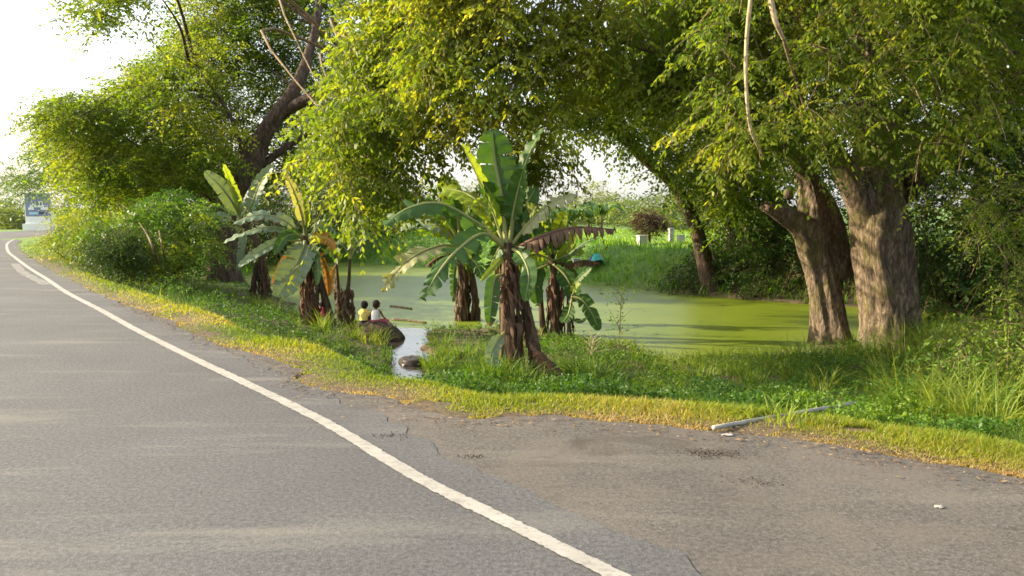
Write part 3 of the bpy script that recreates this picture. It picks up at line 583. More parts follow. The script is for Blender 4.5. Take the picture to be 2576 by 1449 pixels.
bush('leafy_sapling', 'yellow green sapling leaning in at the frame edge beside the dark wood', 'sapling', [(2420, 500), (2600, 420), (2700, 500), (2700, 900), (2560, 840), (2500, 700), (2440, 600)], 9, 12, 190, .055, M['rain'], (.62, .3), (2560, 880), seed=65, hang=.5)

bush('lit_weed_bush', 'pale sunlit broad leaved weeds at the frame edge beyond the white pole', 'bush', [(2350, 850), (2450, 800), (2700, 800), (2700, 1000), (2480, 960), (2370, 930)], 8.2, 11.5, 190, .07, M['shrub'], (.8, .25), (2500, 960), seed=69, K=3, twl=.35)
# ------------------------------------------------------------------ roadside bushes and trees along the bend
bush('roadside_bush', 'bright yellow green bush at the inner edge of the road bend', 'bush', [(100, 605), (140, 570), (180, 530), (250, 530), (320, 560), (330, 630), (270, 655), (190, 640), (120, 618)], 24.5, 29, 420, .10, M['shrub'], (.78, .25), (200, 652), 'bushes along the bend', seed=66, K=5)
bush('roadside_bush', 'tall green thicket between the bend bush and the massive tree', 'bush', [(190, 590), (240, 550), (300, 560), (350, 510), (410, 480), (460, 520), (520, 500), (520, 600), (480, 660), (400, 660), (300, 640), (250, 590)], 21.2, 25.5, 480, .13, M['shrub'], (.4, .4), (380, 685), 'bushes along the bend', seed=67, K=6)
bush('roadside_bush', 'low blue green bush with feathery leaves in front of the thicket', 'bush', [(225, 612), (290, 570), (350, 585), (365, 640), (335, 672), (255, 655)], 19.5, 21.3, 260, .085, M['dark_leaf'], (.55, .2), (330, 682), 'bushes along the bend', seed=68, K=6)
MB().tube([gp(402, 690), at(390, 640, 19), at(370, 590, 19.3), at(350, 560, 19.6)], [.03, .026, .02, .01], 8, 16).build('x', M['twig'])
o = bpy.data.objects['x']; o.name = 'bare_sapling'; tag(o, 'thin pale bare stem rising in front of the roadside thicket', 'sapling', 'bare stems by the thicket')
MB().tube([gp(425, 692), at(412, 640, 19.5), at(400, 580, 19.8)], [.028, .022, .012], 8, 16).build('x', M['twig'])
o = bpy.data.objects['x']; o.name = 'bare_sapling'; tag(o, 'straight pale bare stem closest to the massive trunk', 'sapling', 'bare stems by the thicket')
g = np.array([-24.5, 47, 0.]); g = at(265, 575, 43); g[2] = float(zg(g[:1], g[1:2])[0])
tt = thing('road_bend_tree', 'spreading dark green tree reaching over the billboard at the bend', 'tree', g)
top = at(235, 440, 43)
MB().tube([g+[0, 0, -.2], at(250, 520, 43), top], [.4, .3, .2], 14, 24, bump=barkbump(.1, 170, .3)).build('trunk', M['bark_far'], tt)
PF = sample([(18, 482), (60, 415), (115, 375), (200, 355), (330, 380), (430, 430), (420, 500), (330, 520), (240, 520), (165, 490), (130, 478), (95, 480), (50, 490)], 620, 41, 46, 2.0, .42, 71, dy=-20)
limbs(tt, [top, at(250, 500, 43)], PF, 14, .12, M['bark_far']); crown(tt, PF, top, .17, M['shrub'], per=6, K=5, twl=1.5, tint=(.3, .25), seed=72)
bush('golden_shrub', 'golden yellow shrub beside the billboard at the bend', 'shrub', [(138, 560), (145, 515), (165, 500), (170, 540), (160, 565)], 44, 46, 26, .2, M['shrub'], (.95, .1), (155, 590), seed=73, twl=.8)

# ------------------------------------------------------------------ far tree line
far = [(-2, 60, 62, 500, 570, 45, 'hazy round tree beyond the road bend at the picture edge'), (30, 40, 58, 520, 578, 40, 'low olive tree at the roadside just before the billboard'),
       (880, 190, 44, 470, 640, 80, 'dark tree on the far shore behind the banana plants'), (1020, 150, 50, 470, 620, 70, 'broad tree on the far shore behind the fallen leaf'), (1160, 120, 62, 470, 605, 55, 'grey green tree behind the tall banana leaf'),
       (1290, 120, 66, 480, 600, 55, 'distant tree hidden behind the tall banana plant'), (1420, 110, 70, 500, 595, 50, 'distant bushy tree beyond the green tarp'), (1515, 100, 75, 478, 590, 60, 'pale rounded tree standing highest on the far skyline'),
       (1600, 110, 64, 500, 590, 55, 'distant tree above the white tombs'), (1690, 120, 55, 480, 600, 70, 'olive tree behind the dark red bush tree'), (760, 180, 40, 420, 640, 90, 'dark tree on the far shore behind the massive trunk'), (640, 160, 38, 480, 650, 70, 'shaded tree beside the far shore by the massive trunk')]
for i, (cx, wd, d, y0, y1, n, lab) in enumerate(far):
    g = at(cx, y1, d); g[2] = float(zg(g[:1], g[1:2])[0]); tt = thing('far_tree', lab, 'tree', g, 'trees beyond the pond and road'); top = at(cx, y0*.6+y1*.4, d)
    MB().tube([g+[0, 0, -.3], g*.5+top*.5, top], [.25, .2, .1], 8, 12).build('trunk', M['bark_far'], tt)
    th = np.linspace(0, 2*math.pi, 14, endpoint=False); my, ry = (y0+y1)/2, (y1-y0)/2
    poly = np.stack([cx+wd/2*np.cos(th)*(1+.2*np.sin(3*th+i)), my+ry*np.sin(th)*(1+.12*np.cos(4*th+i))], -1)
    P = sample(poly, n*3, d-2.5, d+2.5, 2.2, .36, 80+i)
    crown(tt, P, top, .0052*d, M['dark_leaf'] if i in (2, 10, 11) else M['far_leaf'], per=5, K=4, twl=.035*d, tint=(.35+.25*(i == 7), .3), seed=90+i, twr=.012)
g = gp(1634, 612); g = at(1634, 612, 34); g[2] = float(zg(g[:1], g[1:2])[0])
tt = thing('red_leaf_tree', 'small round dark red tree on the far lawn near white tombs', 'tree', g)
MB().tube([g+[0, 0, -.1], at(1634, 585, 34), at(1636, 560, 34)], [.06, .05, .03], 8, 10).build('trunk', M['bark_dark'], tt)
crown(tt, sample([(1600, 555), (1612, 535), (1640, 530), (1662, 545), (1664, 575), (1640, 588), (1612, 585)], 130, 33.4, 34.6, .8, .3, 99), at(1634, 560, 34), .09, M['red_leaf'], per=5, K=5, twl=.35, tint=(.35, .3), seed=99)

# ------------------------------------------------------------------ banana plants
def bleaf(parent, pts, wd, mat, face, hang=.15, tear=.3, seed=0, pet=.12, name='leaf', dry=.25, label=None, fold=.25, nst=30):
    r = np.random.default_rng(seed+1000); tear = min(.95, tear+.14) if tear > .06 else tear; hang = min(.95, hang+.06) if hang > .08 else hang; C = catmull(pts, nst); T = norm(np.gradient(C, axis=0)); face = np.array(face, float)
    S = norm(np.cross(T, face)); N = np.cross(S, T); u = np.linspace(0, 1, nst); v = np.clip((u-pet)/(1-pet), 0, 1)
    W = wd/2*np.minimum(1, (v/.18))**.6*np.sqrt(np.clip(1-((np.maximum(v, .35)-.35)/.65)**2.2, 0, 1)); i0 = int(np.argmax(W > 0))
    Vs, Fs, Ts, nv = [], [], [], 0
    step = C[-1]-C[0]; L = np.linalg.norm(np.diff(C, axis=0), axis=1).sum()
    for sg in (-1, 1):
        cuts = [i0]; i = i0
        while i < nst-1:
            i += int(r.integers(2, 4)) if r.random() < tear else int(r.integers(6, 14)); cuts.append(min(i, nst-1))
        for a, b in zip(cuts[:-1], cuts[1:]):
            if b-a < 1: continue
            h = np.clip(hang + r.normal(0, .10+.2*tear), 0, .97); gap = .012+.05*tear*r.random(); short = 1-.25*tear*r.random()
            fl = fold + r.normal(0, .08)
            idx = np.arange(a, b+1); q = np.array([0, .3, .65, 1.]); m_ = len(idx)
            side = S[idx]*sg*math.cos(fl) + N[idx]*math.sin(fl)
            P = np.zeros((m_, 4, 3)); tv = np.zeros((m_, 4))
            for k, s in enumerate(q):
                hh = np.clip(h*(.35+.65*s), 0, 1); dd = norm(side*(1-hh) + np.array([0, 0, -1.])*hh + T[idx]*.12)
                prev = C[idx] if k == 0 else P[:, k-1]
                inc = (s-(q[k-1] if k else 0)); P[:, k] = prev + dd*(W[idx]*inc*short)[:, None] if k else C[idx]
                sh = np.linspace(1, -1, m_)*gap*s*L*.35; P[:, k] += T[idx]*sh[:, None]
                P[:, k] += N[idx]*(.035*wd*np.sin(idx*1.9+seed)*s)[:, None]
                tv[:, k] = np.clip(.55*s**3*(dry*2) + np.clip((u[idx]-.82)/.18, 0, 1)*dry*2.2 + r.normal(0, .04), 0, 1)
            for x in range(m_-1):
                for k in range(3): Fs.append((nv+x*4+k, nv+x*4+k+1, nv+(x+1)*4+k+1, nv+(x+1)*4+k))
            Vs.append(P.reshape(-1, 3)); Ts.append(tv.ravel()); nv += m_*4
    o = npmesh(name, np.vstack(Vs), np.array(Fs), mat, parent, np.concatenate(Ts), True)
    if label: o['label'] = label
    rb = MB(); rb.tube(C - N*.004, [wd*.055+.008, wd*.045+.006, wd*.03+.004, .003], 6, nst, t=.5)
    rb.build('midrib', M['rib'] if mat is not M['ban_dry'] else M['ban_dry'], o); return o
def skirt(parent, base, top, r, n, seed, ln=(.4, .9), lo=.1, hi=1.0):
    n = int(n*1.4); ln = (ln[0]*1.1, ln[1]*1.15)
    q = np.random.default_rng(seed)
    for k in range(n):
        u = q.uniform(lo+.25, hi); c = base+(top-base)*u; a = q.uniform(0, 2*math.pi); L = min(q.uniform(*ln), (c[2]-base[2])+.02); rad = .8*r*(1.15-.4*u)
        w = q.uniform(.03, .085); m_ = 9; V = []; ph = q.uniform(0, 6)
        od = np.array([math.cos(a), math.sin(a), 0]); sd_ = np.array([-math.sin(a), math.cos(a), 0])
        for i in range(m_):
            t = i/(m_-1); out = rad + .06*math.sin(min(1, t*1.6)*math.pi*.6)*q.uniform(.6, 1.4) + .02*math.sin(ph+t*9)
            P = c + od*out + np.array([0, 0, -L*t]) + sd_*.04*math.sin(ph+t*5); ww = w*(1-.55*t)*(1+.25*math.sin(ph*2+t*14)); tw = .9*math.sin(ph+t*7)
            d_ = sd_*math.cos(tw)+od*math.sin(tw); V += [P-d_*ww/2, P+od*.015*math.sin(t*8+ph), P+d_*ww/2]
        F = [(i*3+j, i*3+j+1, (i+1)*3+j+1, (i+1)*3+j) for i in range(m_-1) for j in range(2)]
        npmesh('dead_leaf', V, F, M['ban_dry'], parent, np.full(len(V), q.uniform(0, .5)), True)
def stem(parent, pts, rad, seed, name='stem'): return MB().tube(pts, [.82*v for v in rad], 18, 40, bump=barkbump(.08, seed, .15, 5)).build(name, M['stem'], parent)
UP, CAM = (0, 0, 1), (0, -1, .15)
def bplant(lab, base, group='banana plants along the pond bank', name='banana_plant'):
    g = gp(*base); return thing(name, lab, 'banana plant', g, group), g, g[1]
# tall plant in the middle of the bank
o, g, d = bplant('tallest banana plant, its tattered leaves fanning out over a brown skirt', (1305, 925))
stem(o, [g+[-.1, 0, -.1], at(1278, 800, d), at(1276, 700, d), at(1278, 610, d)], [.17, .12, .10, .085], 1)
g2 = at(1346, 925, d+.05); g2[2] = g[2]
stem(o, [g2+[.05, 0, -.1], at(1332, 820, d+.1), at(1311, 735, d+.1), at(1291, 660, d+.05)], [.12, .09, .08, .055], 2)
skirt(o, at(1277, 760, d), at(1277, 612, d), .10, 12, 33, (.25, .6), 0, 1.); skirt(o, g+[-.08, 0, 0], at(1277, 640, d), .12, 20, 3, (.4, .9)); skirt(o, g2, at(1306, 700, d+.1), .08, 16, 4, (.4, .9))
for k in range(5):
    a = at(1330+k*8, 860+k*10, d-.15-.05*k); e = at(1370+k*14, 930+k*6, d-.3); e[2] = float(zg(e[:1], e[1:2])[0])+.05
    bleaf(o, [a, a*.5+e*.5+[0, 0, .06], e], .12, M['ban_dry'], CAM, .3, .7, 30+k, .05, 'dead_leaf')
c0 = (1277, 615)
bleaf(o, [at(1275, 620, d), at(1262, 500, d+.1), at(1246, 410, d+.15), at(1238, 322, d+.1)], .58, M['ban'], (.25, -1, .1), .0, .03, 1, .22, fold=.12, dry=.02)
bleaf(o, [at(1270, 620, d), at(1240, 530, d-.1), at(1195, 430, d-.2), at(1160, 358, d-.25)], .24, M['ban_yel'], (.9, -.35, .2), .0, .05, 2, .15, fold=.5, dry=.02)
bleaf(o, [at(1283, 615, d), at(1300, 490, d), at(1330, 390, d+.1), at(1368, 318, d+.2)], .30, M['ban'], (-.8, -.5, .2), .03, .05, 3, .2, fold=.4, dry=.03)
bleaf(o, [at(1282, 610, d), at(1290, 540, d-.1), at(1305, 470, d-.25), at(1318, 420, d-.45)], .30, M['ban'], (-.2, -1, .3), .05, .1, 4, .25, fold=.25, dry=.1)
bleaf(o, [at(1268, 615, d), at(1200, 560, d-.15), at(1110, 512, d-.35), at(1030, 522, d-.5), at(962, 566, d-.6)], .42, M['ban'], (.1, -.45, 1), .55, .5, 5, .16, dry=.12)
bleaf(o, [at(1268, 620, d), at(1215, 588, d-.35), at(1150, 630, d-.75), at(1100, 690, d-1.0), at(1062, 756, d-1.1)], .42, M['ban'], (.35, -.5, .9), .34, .75, 6, .14, dry=.15)
bleaf(o, [at(1286, 618, d), at(1335, 555, d-.1), at(1385, 512, d-.1), at(1455, 486, d)], .36, M['ban_pale'], (-.2, -.5, 1), .55, .45, 7, .15, dry=.45, label='olive leaf drying brown and ragged at its tip')
bleaf(o, [at(1290, 630, d), at(1350, 598, d-.2), at(1440, 572, d-.2), at(1550, 576, d-.1)], .46, M['ban_dry'], (0, -.6, 1), .93, .95, 8, .12, label='red brown dead leaf hanging in strips', nst=44)
bleaf(o, [at(1286, 625, d), at(1310, 640, d-.3), at(1330, 690, d-.5), at(1320, 760, d-.55)], .28, M['ban'], (-.2, -1, .3), .2, .3, 9, .15)
bleaf(o, [at(1270, 640, d), at(1245, 668, d-.15), at(1208, 708, d-.3)], .10, M['ban_yel'], (.4, -.6, .8), .1, .1, 10, .05)
bleaf(o, [at(1272, 690, d), at(1245, 700, d-.2), at(1236, 760, d-.3), at(1232, 822, d-.32)], .22, M['ban'], (.1, -1, 0), .05, .1, 11, .25, dry=.5, label='hanging green leaf with an orange tip')
bleaf(o, [at(1270, 835, d-.1), at(1250, 860, d-.3), at(1235, 900, d-.4), at(1262, 925, d-.45)], .2, M['ban_blue'], (.2, -1, .2), .1, .15, 12, .1, dry=.4)
bleaf(o, [at(1280, 610, d), at(1300, 560, d+.15), at(1320, 520, d+.3), at(1350, 470, d+.5)], .34, M['ban'], (.1, -1, .4), .1, .2, 13, .2)
bleaf(o, [at(1272, 612, d), at(1230, 540, d+.2), at(1180, 490, d+.5), at(1110, 470, d+.8)], .40, M['ban_yel'], (.2, -.8, .7), .3, .2, 14, .2)
q_ = np.random.default_rng(5)
for k, (x1, y1, wd) in enumerate([(1195, 500, .3), (1215, 455, .34), (1330, 470, .3), (1350, 520, .3), (1372, 575, .28), (1205, 600, .3), (1335, 640, .34), (1225, 690, .3), (1290, 720, .3), (1310, 680, .26)]):
    up_ = y1 < 600; bleaf(o, [at(1277, 618, d+.1), at(1277*.55+x1*.45, 618*.5+y1*.5-(18 if up_ else 26), d+q_.uniform(-.1, .3)), at(x1, y1, d+q_.uniform(-.25, .4))], wd, M['ban' if k % 3 else 'ban_yel'], (q_.uniform(-.4, .4), -1, .5), .22, .45, 300+k, .16, dry=.2)
# plant behind it towards the stream
o, g, d = bplant('banana plant with shaggy stems behind the tallest plant, on the stream side', (1168, 826))
stem(o, [g+[0, 0, -.1], at(1166, 740, d), at(1160, 670, d), at(1158, 610, d)], [.17, .14, .12, .08], 5); stem(o, [at(1200, 826, d)*[1, 1, 0]+[0, 0, g[2]-.05], at(1194, 740, d), at(1182, 660, d)], [.12, .10, .07], 6)
skirt(o, g, at(1160, 640, d), .17, 24, 7, (.5, 1.1)); skirt(o, at(1200, 826, d)*[1, 1, 0]+[0, 0, g[2]], at(1186, 680, d), .12, 14, 8, (.5, 1.0))
bleaf(o, [at(1156, 620, d), at(1110, 618, d-.4), at(1050, 640, d-.9), at(1000, 680, d-1.1), at(962, 735, d-1.2)], .62, M['ban_pale'], (.3, -.6, .9), .3, .75, 21, .12, dry=.2, label='pale sunlit torn leaf')  # sunlight on this leaf is put into its pale colour
bleaf(o, [at(1158, 615, d), at(1110, 575, d), at(1050, 560, d+.2), at(1000, 575, d+.3)], .5, M['ban_blue'], (.1, -.5, 1), .45, .3, 22, .15)
bleaf(o, [at(1158, 610, d), at(1150, 540, d), at(1130, 480, d+.2), at(1112, 440, d+.3)], .62, M['ban_yel'], (.1, -1, .3), .05, .1, 23, .25)
bleaf(o, [at(1158, 612, d), at(1120, 550, d-.2), at(1060, 500, d-.3), at(985, 465, d-.3)], .5, M['ban'], (.2, -.6, 1), .4, .35, 24, .2)
bleaf(o, [at(1160, 612, d), at(1190, 560, d), at(1210, 520, d+.1), at(1225, 500, d+.1)], .4, M['ban'], (-.1, -1, .3), .1, .2, 25, .2)
bleaf(o, [at(1158, 630, d), at(1130, 640, d-.3), at(1100, 650, d-.5), at(1070, 670, d-.6)], .35, M['ban_dry'], (.1, -.6, 1), .8, .9, 26, .1)
bleaf(o, [at(1166, 640, d), at(1195, 660, d-.3), at(1215, 700, d-.5)], .4, M['ban'], (-.3, -.8, .6), .3, .3, 27, .1)
bleaf(o, [at(1150, 640, d), at(1142, 690, d-.3), at(1140, 760, d-.35)], .25, M['ban'], (.2, -1, .1), .2, .5, 28, .1)
for k, (x1, y1, wd) in enumerate([(1090, 520, .36), (1135, 480, .4), (1200, 530, .34), (1085, 590, .36), (1210, 640, .34), (1110, 700, .32), (1190, 720, .3)]):
    bleaf(o, [at(1158, 622, d+.1), at(1158*.5+x1*.5, 622*.5+y1*.5-22, d+q_.uniform(-.2, .2)), at(x1, y1, d+q_.uniform(-.4, .3))], wd, M['ban' if k % 3 else 'ban_yel'], (q_.uniform(-.4, .4), -1, .5), .25, .5, 320+k, .16, dry=.2)
# plant behind it on the other side
o, g, d = bplant('banana plant with a glowing orange brown skirt, behind the tallest plant towards the sapling', (1400, 838))
stem(o, [g+[0, 0, -.1], at(1398, 760, d), at(1395, 690, d), at(1385, 640, d)], [.17, .13, .11, .08], 9); stem(o, [at(1368, 832, d)*[1, 1, 0]+[0, 0, g[2]-.05], at(1362, 780, d), at(1358, 700, d)], [.08, .07, .05], 10)
skirt(o, g, at(1396, 690, d), .16, 26, 11, (.5, 1.1)); skirt(o, g+[.25, 0, 0], at(1420, 720, d), .12, 14, 12, (.4, 1.))
for k, (pp, wd, mt, fc, hg, te_) in enumerate([
    ([(1385, 650), (1350, 600), (1330, 560), (1320, 520)], .4, 'ban', (.1, -1, .3), .1, .2), ([(1388, 650), (1400, 600), (1410, 560), (1425, 530)], .34, 'ban_yel', (-.1, -1, .3), .1, .2),
    ([(1390, 655), (1430, 640), (1470, 610), (1500, 600)], .3, 'ban', (-.1, -.6, 1), .35, .3), ([(1388, 660), (1360, 670), (1345, 710), (1352, 770)], .5, 'ban', (.2, -1, .3), .2, .35),
    ([(1392, 655), (1350, 640), (1320, 650), (1300, 690)], .4, 'ban_yel', (.2, -.8, .6), .3, .3), ([(1395, 660), (1430, 665), (1470, 655), (1510, 660)], .36, 'ban_dry', (0, -.6, 1), .85, .9),
    ([(1392, 665), (1420, 690), (1440, 730), (1445, 760)], .45, 'ban', (-.2, -1, .4), .2, .3), ([(1396, 670), (1415, 640), (1440, 600), (1450, 560)], .24, 'ban_yel', (-.3, -1, .3), .1, .1),
    ([(1380, 665), (1330, 690), (1310, 730), (1312, 770)], .4, 'ban', (.3, -1, .3), .2, .4), ([(1390, 660), (1375, 625), (1345, 610), (1310, 620)], .4, 'ban', (.2, -.7, .8), .3, .3)]):
    bleaf(o, [at(x, y, d-.15*q+(.1 if k % 2 else -.1)) for q, (x, y) in enumerate(pp)], wd, M[mt], fc, hg, te_, 40+k, .12)
for k, (x1, y1, wd) in enumerate([(1340, 540, .36), (1385, 525, .34), (1440, 540, .32), (1468, 640, .32), (1330, 700, .3), (1455, 700, .3)]):
    bleaf(o, [at(1390, 662, d+.1), at(1390*.5+x1*.5, 662*.5+y1*.5-22, d+q_.uniform(-.2, .2)), at(x1, y1, d+q_.uniform(-.4, .3))], wd, M['ban' if k % 3 else 'ban_yel'], (q_.uniform(-.4, .4), -1, .5), .22, .5, 340+k, .16, dry=.2)
# young sucker beside it
o, g, d = bplant('young banana sucker with one broad drooping leaf, next to the orange skirted plant', (1432, 850))
stem(o, [g+[0, 0, -.05], at(1432, 800, d), at(1440, 740, d)], [.06, .05, .03], 13)
for k, (pp, wd, mt) in enumerate([([(1438, 745), (1465, 755), (1490, 790), (1506, 832)], .36, 'ban'), ([(1440, 745), (1452, 710), (1470, 690), (1490, 672)], .16, 'ban'), ([(1440, 745), (1430, 790), (1412, 812)], .3, 'ban'), ([(1440, 745), (1448, 720), (1462, 712)], .18, 'ban_yel'), ([(1434, 800), (1460, 808), (1478, 800)], .12, 'ban')]):
    bleaf(o, [at(x, y, d-.1*q) for q, (x, y) in enumerate(pp)], wd, M[mt], (-.3, -.8, .6), .2, .1, 60+k, .15)
# roadside plants by the massive trunk
o, g, d = bplant('banana plant in front of the massive trunk with one upright yellow leaf', (668, 752))
stem(o, [g+[0, 0, -.1], at(664, 690, d), at(650, 620, d), at(612, 560, d)], [.15, .12, .11, .08], 14); skirt(o, g, at(660, 640, d), .15, 20, 15, (.5, 1.)); skirt(o, g+[-.35, 0, 0], at(642, 680, d), .1, 12, 16, (.4, .9))
stem(o, [g+[-.38, 0, -.1], at(640, 700, d), at(645, 660, d)], [.1, .08, .06], 17)
for k, (pp, wd, mt, fc, hg, te_) in enumerate([
    ([(612, 570), (590, 520), (555, 470), (512, 430)], .5, 'ban_blue', (.35, -1, .3), .03, .05), ([(610, 570), (598, 510), (580, 460), (560, 410)], .3, 'ban_yel', (.8, -.6, .3), 0, .03),
    ([(614, 570), (635, 510), (655, 460), (690, 412)], .5, 'ban_blue', (-.25, -1, .3), .05, .2), ([(608, 570), (560, 545), (505, 560), (440, 612)], .42, 'ban_blue', (.1, -.6, 1), .35, .25),
    ([(614, 575), (612, 600), (606, 640), (600, 680)], .26, 'ban_blue', (.1, -1, .1), .05, .1), ([(612, 572), (650, 545), (690, 545), (720, 565)], .42, 'ban_dry', (-.1, -.6, 1), .5, .5),
    ([(606, 575), (540, 570), (480, 600), (442, 650)], .22, 'ban_blue', (.2, -.6, 1), .3, .2)]):
    bleaf(o, [at(x, y, d-.2*q) for q, (x, y) in enumerate(pp)], wd, M[mt], fc, hg, te_, 80+k, .16, dry=.1)
o, g, d = bplant('banana plant with broad waxy leaves drooping towards the road', (782, 815))
stem(o, [g+[0, 0, -.1], at(778, 740, d), at(774, 660, d), at(768, 592, d)], [.17, .13, .11, .08], 18); skirt(o, g, at(776, 660, d), .19, 44, 19, (.5, 1.1))
for k, (pp, wd, mt, fc, hg, te_) in enumerate([
    ([(764, 600), (715, 555), (650, 540), (585, 562)], .36, 'ban_blue', (.1, -.7, 1), .45, .15), ([(762, 602), (700, 572), (630, 580), (560, 612)], .30, 'ban_blue', (.1, -.6, 1), .35, .2),
    ([(760, 605), (700, 610), (650, 635), (598, 672)], .26, 'ban_blue', (.3, -.8, .7), .15, .05), ([(770, 598), (762, 630), (735, 690), (700, 745)], .72, 'ban_blue', (.1, -1, .25), .06, .12),
    ([(768, 598), (758, 540), (738, 480), (715, 435)], .26, 'ban_pale', (.4, -1, .3), .03, .1), ([(770, 596), (772, 550), (765, 500), (755, 450)], .16, 'ban_yel', (.8, -.6, .2), 0, .05),
    ([(774, 600), (800, 570), (825, 565), (850, 590)], .3, 'ban', (-.2, -.8, .7), .3, .3), ([(775, 603), (800, 595), (830, 605), (845, 640)], .3, 'ban_orange', (-.2, -1, .4), .2, .4),
    ([(768, 610), (720, 650), (700, 690), (685, 720)], .2, 'ban_orange', (.3, -1, .3), .1, .3), ([(766, 600), (740, 590), (715, 600), (690, 640)], .3, 'ban', (.2, -.9, .5), .2, .2), ([(772, 600), (790, 620), (800, 670), (798, 720)], .22, 'ban', (-.2, -1, .2), .1, .3)]):
    bleaf(o, [at(x, y, d-.14*q) for q, (x, y) in enumerate(pp)], wd, M[mt], fc, hg, te_, 100+k, .14, dry=.08)
o, g, d = bplant('bare leaning banana stem beside the waxy leaved plant', (835, 816))
stem(o, [g+[.02, 0, -.1], at(815, 740, d), at(796, 670, d), at(785, 620, d)], [.12, .09, .075, .06], 20)
for k, (pp, mt) in enumerate([([(786, 625), (800, 590), (825, 580), (850, 600)], 'ban'), ([(786, 625), (770, 600), (745, 610), (730, 640)], 'ban'), ([(790, 640), (810, 650), (822, 690), (826, 745)], 'ban_orange')]):
    bleaf(o, [at(x, y, d+.2+.1*q) for q, (x, y) in enumerate(pp)], .26, M[mt], (0, -1, .4), .2, .3, 130+k, .1)
o, g, d = bplant('thin banana stem with a shrivelled orange leaf, next to the children', (853, 806))
stem(o, [g+[0, 0, -.1], at(852, 740, d), at(846, 660, d)], [.07, .055, .035], 21); skirt(o, g, at(852, 700, d), .07, 8, 22, (.3, .6))
for k, (pp, mt) in enumerate([([(846, 665), (838, 680), (832, 715), (828, 745)], 'ban_orange'), ([(846, 662), (856, 640), (865, 600), (868, 560)], 'ban_yel'), ([(846, 662), (830, 630), (815, 640)], 'ban')]):
    bleaf(o, [at(x, y, d-.05*q) for q, (x, y) in enumerate(pp)], .17, M[mt], (0, -1, .3), .1, .3, 140+k, .1)
o, g, d = bplant('young banana plant with a cone of dead leaves closest to the seated children', (872, 822))
stem(o, [g+[0, 0, -.1], at(872, 760, d), at(878, 700, d), at(880, 650, d)], [.10, .07, .045, .035], 23); skirt(o, g, at(874, 720, d), .12, 26, 24, (.3, .7))
for k, (pp, wd, mt) in enumerate([([(880, 655), (900, 620), (940, 610), (990, 655)], .34, 'ban'), ([(880, 655), (868, 625), (850, 612), (825, 622)], .3, 'ban'), ([(880, 655), (884, 620), (880, 580), (874, 552)], .2, 'ban_yel'), ([(880, 655), (892, 630), (915, 600), (935, 592)], .26, 'ban')]):
    bleaf(o, [at(x, y, d+.05*q) for q, (x, y) in enumerate(pp)], wd, M[mt], (0, -.8, .8), .3, .2, 150+k, .15)
# distant banana plants on the far lawn
for i, (px, py, s, lab) in enumerate([(1440, 598, 1., 'distant banana plant behind the green tarp'), (1512, 592, 1.15, 'distant banana plant with upright pale leaves on the far lawn'), (1480, 590, .9, 'distant banana plant between two others on the far lawn')]):
    d = 46+3*i; g = at(px, py, d); g[2] = float(zg(g[:1], g[1:2])[0]); o = thing('banana_plant', lab, 'banana plant', g, 'banana plants on the far lawn'); tp = g+[0, 0, .55*s]
    stem(o, [g+[0, 0, -.1], tp], [.15, .08], 30+i)
    for k in range(8):
        a = k*2.4; e = np.array([math.cos(a), math.sin(a), 0]); q = 1.1*s
        bleaf(o, [tp, tp+e*q*.3+[0, 0, .7*s], tp+e*q*.7+[0, 0, .9*s], tp+e*q*1.2+[0, 0, .55*s]], .5, M['ban_yel' if k % 3 == 0 else 'ban'], (0, -.6, 1), .2, .2, 200+i*10+k, .12, nst=14)

# ------------------------------------------------------------------ grass, weeds and litter
def blades(name, P, Hh, wd, mat, tint, lean=.5, label=None, seg=2, az=None):
    n = len(P); a = rng.uniform(0, 2*math.pi, n) if az is None else az; e = np.stack([np.cos(a), np.sin(a), np.zeros(n)], -1); b = a+rng.normal(1.57, .5, n)
    s = np.stack([np.cos(b), np.sin(b), np.zeros(n)], -1); ln = np.abs(rng.normal(lean, lean*.4, n)); rows = []
    for k in range(seg+1):
        u = k/seg; c = P + e*(Hh*ln*u**1.8)[:, None]; c[:, 2] += Hh*(u-(.35*np.minimum(ln, 1.4)*u**2.4)); ww = wd*(1-u)**.6*.5 if k else wd*.5
        rows += [c-s*np.broadcast_to(ww, (n,))[:, None], c+s*np.broadcast_to(ww, (n,))[:, None]]
    V = np.stack(rows, 1); m_ = 2*(seg+1); b0 = (np.arange(n)*m_)[:, None]
    F = np.concatenate([b0+np.array([[2*k, 2*k+1, 2*k+3, 2*k+2]]) for k in range(seg)])
    o = npmesh(name, V.reshape(-1, 3), F, mat, None, np.clip(np.repeat(tint, m_), 0, 1)); tag(o, label, kind='stuff'); return o
def scatter(n, x0, x1, y0, y1, fall=1.6):
    """points on the bank, thinner with distance"""
    u = rng.uniform(0, 1, n); k = 1-fall; y = (y0**k+(y1**k-y0**k)*u)**(1/k); x = rng.uniform(-1, 1, n)*.72*y + 0
    k = (x > x0) & (x < x1); return x[k], y[k]
pa = onz(1795, 1076, .03); pb = at(2150, 1014, pa[1]+1.15); pb[2] = max(pb[2], float(zg(pb[:1], pb[1:2])[0])+.2); POLE = (pa, pb)
x, y = scatter(2600000//4, -26, 14, 4.2, 42, 1.9)
dE = dpoly(x, y, EDGEC, False); dW = dpoly(x, y, WATER); out = ~inpoly(x, y, ASPH) & ~inpoly(x, y, WATER); wf = (y > 30-.55*(x+9)) & (x > -9)
